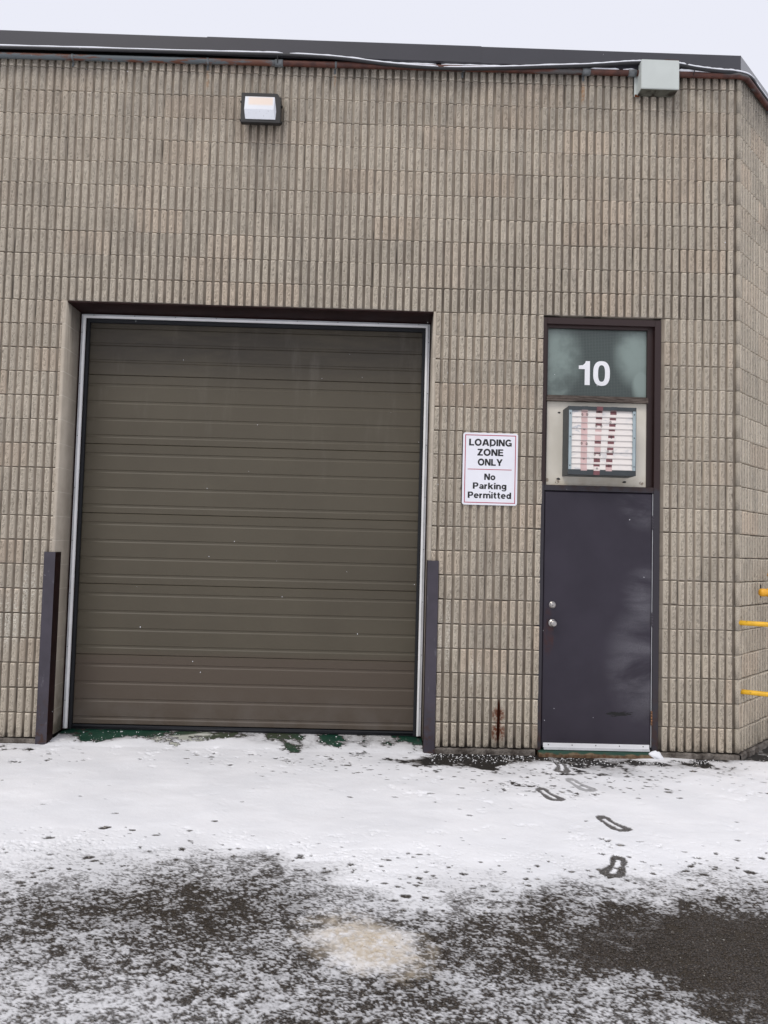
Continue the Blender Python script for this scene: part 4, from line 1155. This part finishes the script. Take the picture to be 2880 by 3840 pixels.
# ------------------------------------------------------------------ corner guards
def guard(x0, x1, inner, label, ztop):
    b = MB(); y_ = -.0105
    th_ = .006
    if inner > 0: poly = [(x0, y_), (x1, y_), (x1, .105), (x1-th_, .105), (x1-th_, y_+th_), (x0, y_+th_)]
    else: poly = [(x0, y_), (x1, y_), (x1, y_+th_), (x0+th_, y_+th_), (x0+th_, .105), (x0, .105)]
    n = len(b.v); b.prism(poly, -.058, ztop, 'z')
    # dark inner leg
    o = b.build('corner_guard', [m_guard, m_maroon])
    for f in o.data.polygons:
        if abs(f.normal.x) > .9 and f.center.y > 0: f.material_index = 1
    tag(o, label, 'corner guard', 'steel corner guards at the loading opening')
guard(-5.7425, -5.650, 1, 'dark slate steel angle guarding the left edge of the loading opening', 1.529)
guard(-2.5535, -2.4605, -1, 'dark slate steel angle guarding the right edge of the loading opening, near the sign', 1.539)

# ------------------------------------------------------------------ wall lamp
wl = thing('wall_pack_lamp', 'black box flood lamp with clear prismatic lens high on the wall', 'lamp')
b = MB()
lx0, lx1, lz0, lz1 = -4.2265, -3.892, 5.188, 5.447
yb0, yf0 = -.002, -.118
# housing: top corners chamfered on the right, underside slopes back
b.prism([(lx0, lz0), (lx1, lz0), (lx1, lz1-.055), (lx1-.030, lz1), (lx0, lz1)], yf0, -.075, 'y')
b.prism([(-.0749, lz0+.006), (-.0749, lz1-.004), (yb0, lz1-.010), (yb0, lz0+.050), (-.02, lz0+.046)], lx0+.012, lx1-.006, 'x')
hs_ = b.build('housing', m_lampbody, wl, bevel=.004)
b = MB()
gx0, gx1, gz0, gz1 = -4.1925, -3.9445, 5.216, 5.411
zm = 5.290
b.v += [(gx0, yf0-.003, gz1), (gx1, yf0-.003, gz1), (gx0-.002, yf0-.024, zm), (gx1-.004, yf0-.024, zm), (gx0+.006, yf0-.006, gz0), (gx1+.010, yf0-.006, gz0),
        (gx0, yf0+.0005, gz1), (gx1, yf0+.0005, gz1), (gx0+.006, yf0+.0005, gz0), (gx1+.010, yf0+.0005, gz0), (gx1+.016, yf0+.0005, zm), (gx0-.004, yf0+.0005, zm)]
for q in ((0, 2, 3, 1), (2, 4, 5, 3), (0, 1, 7, 6), (4, 8, 9, 5), (1, 3, 10, 7), (3, 5, 9, 10), (0, 6, 11, 2), (2, 11, 8, 4), (6, 7, 10, 11), (11, 10, 9, 8)): b.face(q)
b.build('lens', m_lens, wl)
for x, z in ((lx0-.008, 5.385), (lx0-.008, 5.225), (lx1+.006, 5.355), (lx1+.006, 5.212)):
    b = MB(); b.lathe([(.007, 0), (.007, .02), (.0045, .022)], 10, (x, -.07, z))
    b.box(min(x, lx0+.002) if x < -4 else lx1-.002, lx0+.002 if x < -4 else max(x, lx1), -.072, -.060, z-.005, z+.005)
    b.build('clasp', m_lampbody, wl)

# ------------------------------------------------------------------ conduit, cable, junction box
def czz(x): return 5.751 + (x+6.3)/6.3*.040
cy = -.034
pts = [(-8.6, cy, czz(-8.6))] + [(x, cy, czz(x)) for x in np.linspace(-8, -.06, 28)]
d45 = Vector((math.cos(PHI), math.sin(PHI), 0)); nrm = Vector((math.sin(PHI), -math.cos(PHI), 0))
cn = Vector((CX, 0, 0)) + nrm*.034
for s_ in (.02, .05, .09, .2, .5, 1.0, 2.0, 3.2): p = cn + d45*s_; pts.append((p.x, p.y, 5.792))
pts.insert(-8, (.03, cy-.004, 5.792))
b = MB(); b.tube(pts, .0245, 14)
cdt = b.build('conduit', m_cond); tag(cdt, 'long rusty steel conduit running along the wall just below the roof edge', 'pipe')
for x in (-3.93, -1.285, -.885, -.43+.0):
    if x == -.43: continue
    b = MB(); b.tube([(x-.035, cy, czz(x)), (x+.035, cy, czz(x))], .0300, 14); b.build('coupling', m_galv, cdt)
for s_ in (.62, 1.9):
    b = MB(); p = cn + d45*s_; q = p + d45*.07; b.tube([(p.x, p.y, 5.792), (q.x, q.y, 5.792)], .0300, 14); b.build('coupling', m_galv, cdt)
for x in (-6.9, -5.7, -4.547, -3.451, -2.35, -1.30):
    b = MB(); b.box(x-.009, x+.009, -.006, -.002, czz(x)-.062, czz(x)-.018)
    b.tube([(x, cy, czz(x)-.0)]*1+[(x+.018, cy, czz(x))], .0268, 14)
    b.lathe([(.005, 0), (.005, .004)], 8, (x, -.006, czz(x)-.048))
    b.build('pipe_strap', m_galv, cdt)

cab = [(-8.6, 5.80), (-7.4, 5.785), (-6.301, 5.798), (-5.511, 5.806), (-4.717, 5.811), (-4.2, 5.816), (-3.95, 5.818), (-3.6, 5.812), (-3.35, 5.799), (-3.03, 5.768), (-2.75, 5.752), (-2.473, 5.747), (-2.2, 5.756), (-1.916, 5.772), (-1.6, 5.794), (-1.298, 5.814), (-1.1, 5.833), (-.939, 5.850), (-.815, 5.858)]
def spline(pl, n=6):
    out_ = []
    for i in range(len(pl)-1):
        p0 = pl[max(i-1, 0)]; p1 = pl[i]; p2 = pl[i+1]; p3 = pl[min(i+2, len(pl)-1)]
        for k in range(n):
            t = k/n
            out_.append(tuple(.5*((2*b_)+(-a_+c_)*t+(2*a_-5*b_+4*c_-d_)*t*t+(-a_+3*b_-3*c_+d_)*t**3) for a_, b_, c_, d_ in zip(p0, p1, p2, p3)))
    out_.append(tuple(pl[-1])); return out_
cp = spline([(x, -.068, z) for x, z in cab])
b = MB(); b.tube(cp, .0140, 10)
cp2 = spline([(-.50, -.068, 5.850), (-.44, -.068, 5.842), (-.364, -.066, 5.829), (-.25, -.064, 5.818), (-.12, -.058, 5.812), (.0, -.05, 5.812)] + [tuple(cn + d45*s_ + nrm*.012 + Vector((0, 0, 5.826))) for s_ in (.08, .3, .8, 1.6, 3.2)])
b.tube(cp2, .0145, 10)
cbl = b.build('overhead_cable', m_cable); tag(cbl, 'sagging black cable slung in front of the rusty conduit, topped with snow', 'cable')
b = MB(); b.tube([(-3.94, -.034, czz(-3.94)-.026), (-3.94, -.066, czz(-3.94)-.010), (-3.94, -.084, 5.818), (-3.94, -.066, 5.833), (-3.94, -.030, 5.81)], .004, 6)
b.build('cable_tie', m_cable, cbl); b = MB()
b.tube([(-.36, -.034, 5.764), (-.36, -.066, 5.785), (-.36, -.080, 5.826), (-.36, -.062, 5.845)], .004, 6)
b.build('cable_tie', m_cable, cbl)
# snow lying on cable and conduit
b = MB()
def snow_ridge(path, r0, up, brk=.12):
    run = []; 
    for i, p in enumerate(path):
        if random.random() < brk and len(run) > 4:
            b.tube(run, [r0*(.35 if j in (0, len(run)-1) else random.uniform(.7, 1.1)) for j in range(len(run))], 8, True, .75); run = []
        run.append((p[0], p[1]-.002, p[2]+up))
    if len(run) > 2: b.tube(run, [r0*(.35 if j in (0, len(run)-1) else random.uniform(.7, 1.1)) for j in range(len(run))], 8, True, .75)
snow_ridge(cp, .0115, .0150, .03)
snow_ridge(cp2, .0125, .0155, .03)
snow_ridge([(x, cy-.006, czz(x)) for x in np.linspace(-3.2, -2.0, 30)], .011, .0235, .05)
snow_ridge([(x, cy-.006, czz(x)) for x in np.linspace(-1.25, -.86, 12)], .013, .0255, .03)
snow_ridge([(x, cy-.010, 5.792) for x in np.linspace(-.50, .0, 16)], .016, .024, .02)
tag(b.build('snow_on_cable', m_snowcap), 'thin white ridge of snow lying along the cable and conduit', kind='stuff')

jb = thing('junction_box', 'pale grey green metal electrical box hung over the conduit near the roof corner', 'electrical box')
jx0, jx1, jz0, jz1, jy = -.835, -.513, 5.600, 5.853, -.125
b = MB(); b.box(jx0+.002, jx1-.002, jy+.012, -.003, jz0, jz1-.004)
bx = b.build('box_body', [m_jbox, m_jbox2], jb, bevel=.003)
for f in bx.data.polygons:
    if f.normal.z < -.8: f.material_index = 1
b = MB(); b.box(jx0-.002, jx1+.002, jy, jy+.0115, jz0-.003, jz1+.001)
b.build('lid', m_jbox, jb, bevel=.004)
b = MB(); b.box(jx0-.022, jx0+.001, -.010, -.004, jz0-.006, jz1-.03)
b.build('mounting_flange', m_jbox, jb)
b = MB(); b.box(jx0-.018, jx0+.020, -.014, -.0101, jz0-.010, jz0+.010); b.build('rust_patch', m_rust, jb)
b = MB(); b.box(jx1-.12, jx1-.002, jy+.001, jy+.009, jz1+.0012, jz1+.0028); b.build('rust_patch', m_rust, jb)

# ------------------------------------------------------------------ yellow gas protection at the angled wall
def rail(z, s0, label, z_in):
    p0 = cn + d45*s0 - nrm*.05; p0.z = z
    dr = Vector((.86, -.51, 0)).normalized()
    b = MB(); b.tube([tuple(p0), tuple(p0+dr*.12), tuple(p0+dr*.6), tuple(p0+dr*1.05)], .0205, 16)
    o = b.build('guard_rail', m_yel); tag(o, label, 'rail', 'yellow rails let into the corner')
    b = MB(); 
    for i in range(17): b.ball((p0.x+.010+random.uniform(-.006, .008), p0.y+.026+random.uniform(-.004, .004), z-.12+i*.0150), random.uniform(.009, .014), (.8, .5, 1.3), 1, .3)
    q = b.build('mortar_patch', m_mortar, o)
m_mortar = painted('crumbled_mortar', (.42,.38,.34), .95, .1, .3, 40)
rail(1.083, .012, 'upper of two thin yellow rails let into the wall corner', 0)
rail(.505, .050, 'lower of two thin yellow rails let into the wall corner', 0)
bp = Vector((CX, 0, 0)) + nrm*.5
pst = MB(); q = cn + d45*.03 + Vector((.86, -.51, 0)).normalized()*1.08
pst.lathe([(.055, 0), (.055, 1.22), (.045, 1.25), (.02, 1.27)], 20, (q.x, q.y, -.06), (0, 0, 1))
tag(pst.build('bollard', m_yel), 'yellow round post carrying the free ends of the rails', 'bollard')
gp = thing('gas_pipe', 'thick yellow gas pipe with capped end in front of the angled wall', 'pipe')
gc_ = Vector((CX, 0, 0)) + d45*.34 + nrm*.05; zg = 1.333
drg = Vector((.97, -.10, 0)).normalized()
b = MB(); b.tube([(gc_+drg*.065+Vector((0, 0, zg))), (gc_+drg*.4+Vector((0, 0, zg))), (gc_+drg*1.0+Vector((0, 0, zg)))], .0300, 18); b.build('pipe', m_yel2, gp)
b = MB(); pr = [(.012, -.008), (.026, -.004), (.034, .008), (.035, .045), (.032, .048), (.032, .058), (.037, .062), (.037, .080)]
b.lathe(pr, 20, tuple(gc_+Vector((0, 0, zg))), tuple(drg)); b.build('end_cap', m_yel2, gp)
b = MB(); e = gc_ + Vector((.135, .10, 0)); 
b.tube([(e.x+.02, e.y, zg+.15), (e.x+.3, e.y-.02, zg+.15)], .030, 14); b.ball((e.x+.02, e.y, zg+.15), .034, (1, 1, 1), 2); b.build('elbow', m_yel2, gp)
b = MB(); b.box(gc_.x+.012, gc_.x+.017, gc_.y+.005, gc_.y+.02, zg-.045, zg+.068); b.build('pipe_hanger', m_screw, gp)
b = MB(); e = gc_ + drg*.19 + Vector((0, 0, zg-.17)); b.lathe([(.02, -.03), (.05, -.02), (.06, 0), (.06, .02), (.03, .035)], 18, tuple(e), (0, 0, 1)); b.tube([tuple(e+Vector((0, 0, .03))), tuple(e+Vector((0, 0, .15)))], .014, 10)
b.build('regulator', m_brown, gp)

# ------------------------------------------------------------------ falling snow
b = MB()
for i in range(120):
    d = random.uniform(.22, .97); x = random.uniform(-6.2, .4); z = random.uniform(-.1, 6.2)
    p = Vector(cam.location).lerp(Vector((x, 0, z)), d)
    if p.z < 0: continue
    b.ball(tuple(p), random.uniform(.0009, .0018)*(1 if d > .5 else .6), (1, 1, 1.4), 1, .2, random.uniform(0, 3))
tag(b.build('falling_snow', m_snowcap), 'sparse small snowflakes drifting in front of the wall', kind='stuff')
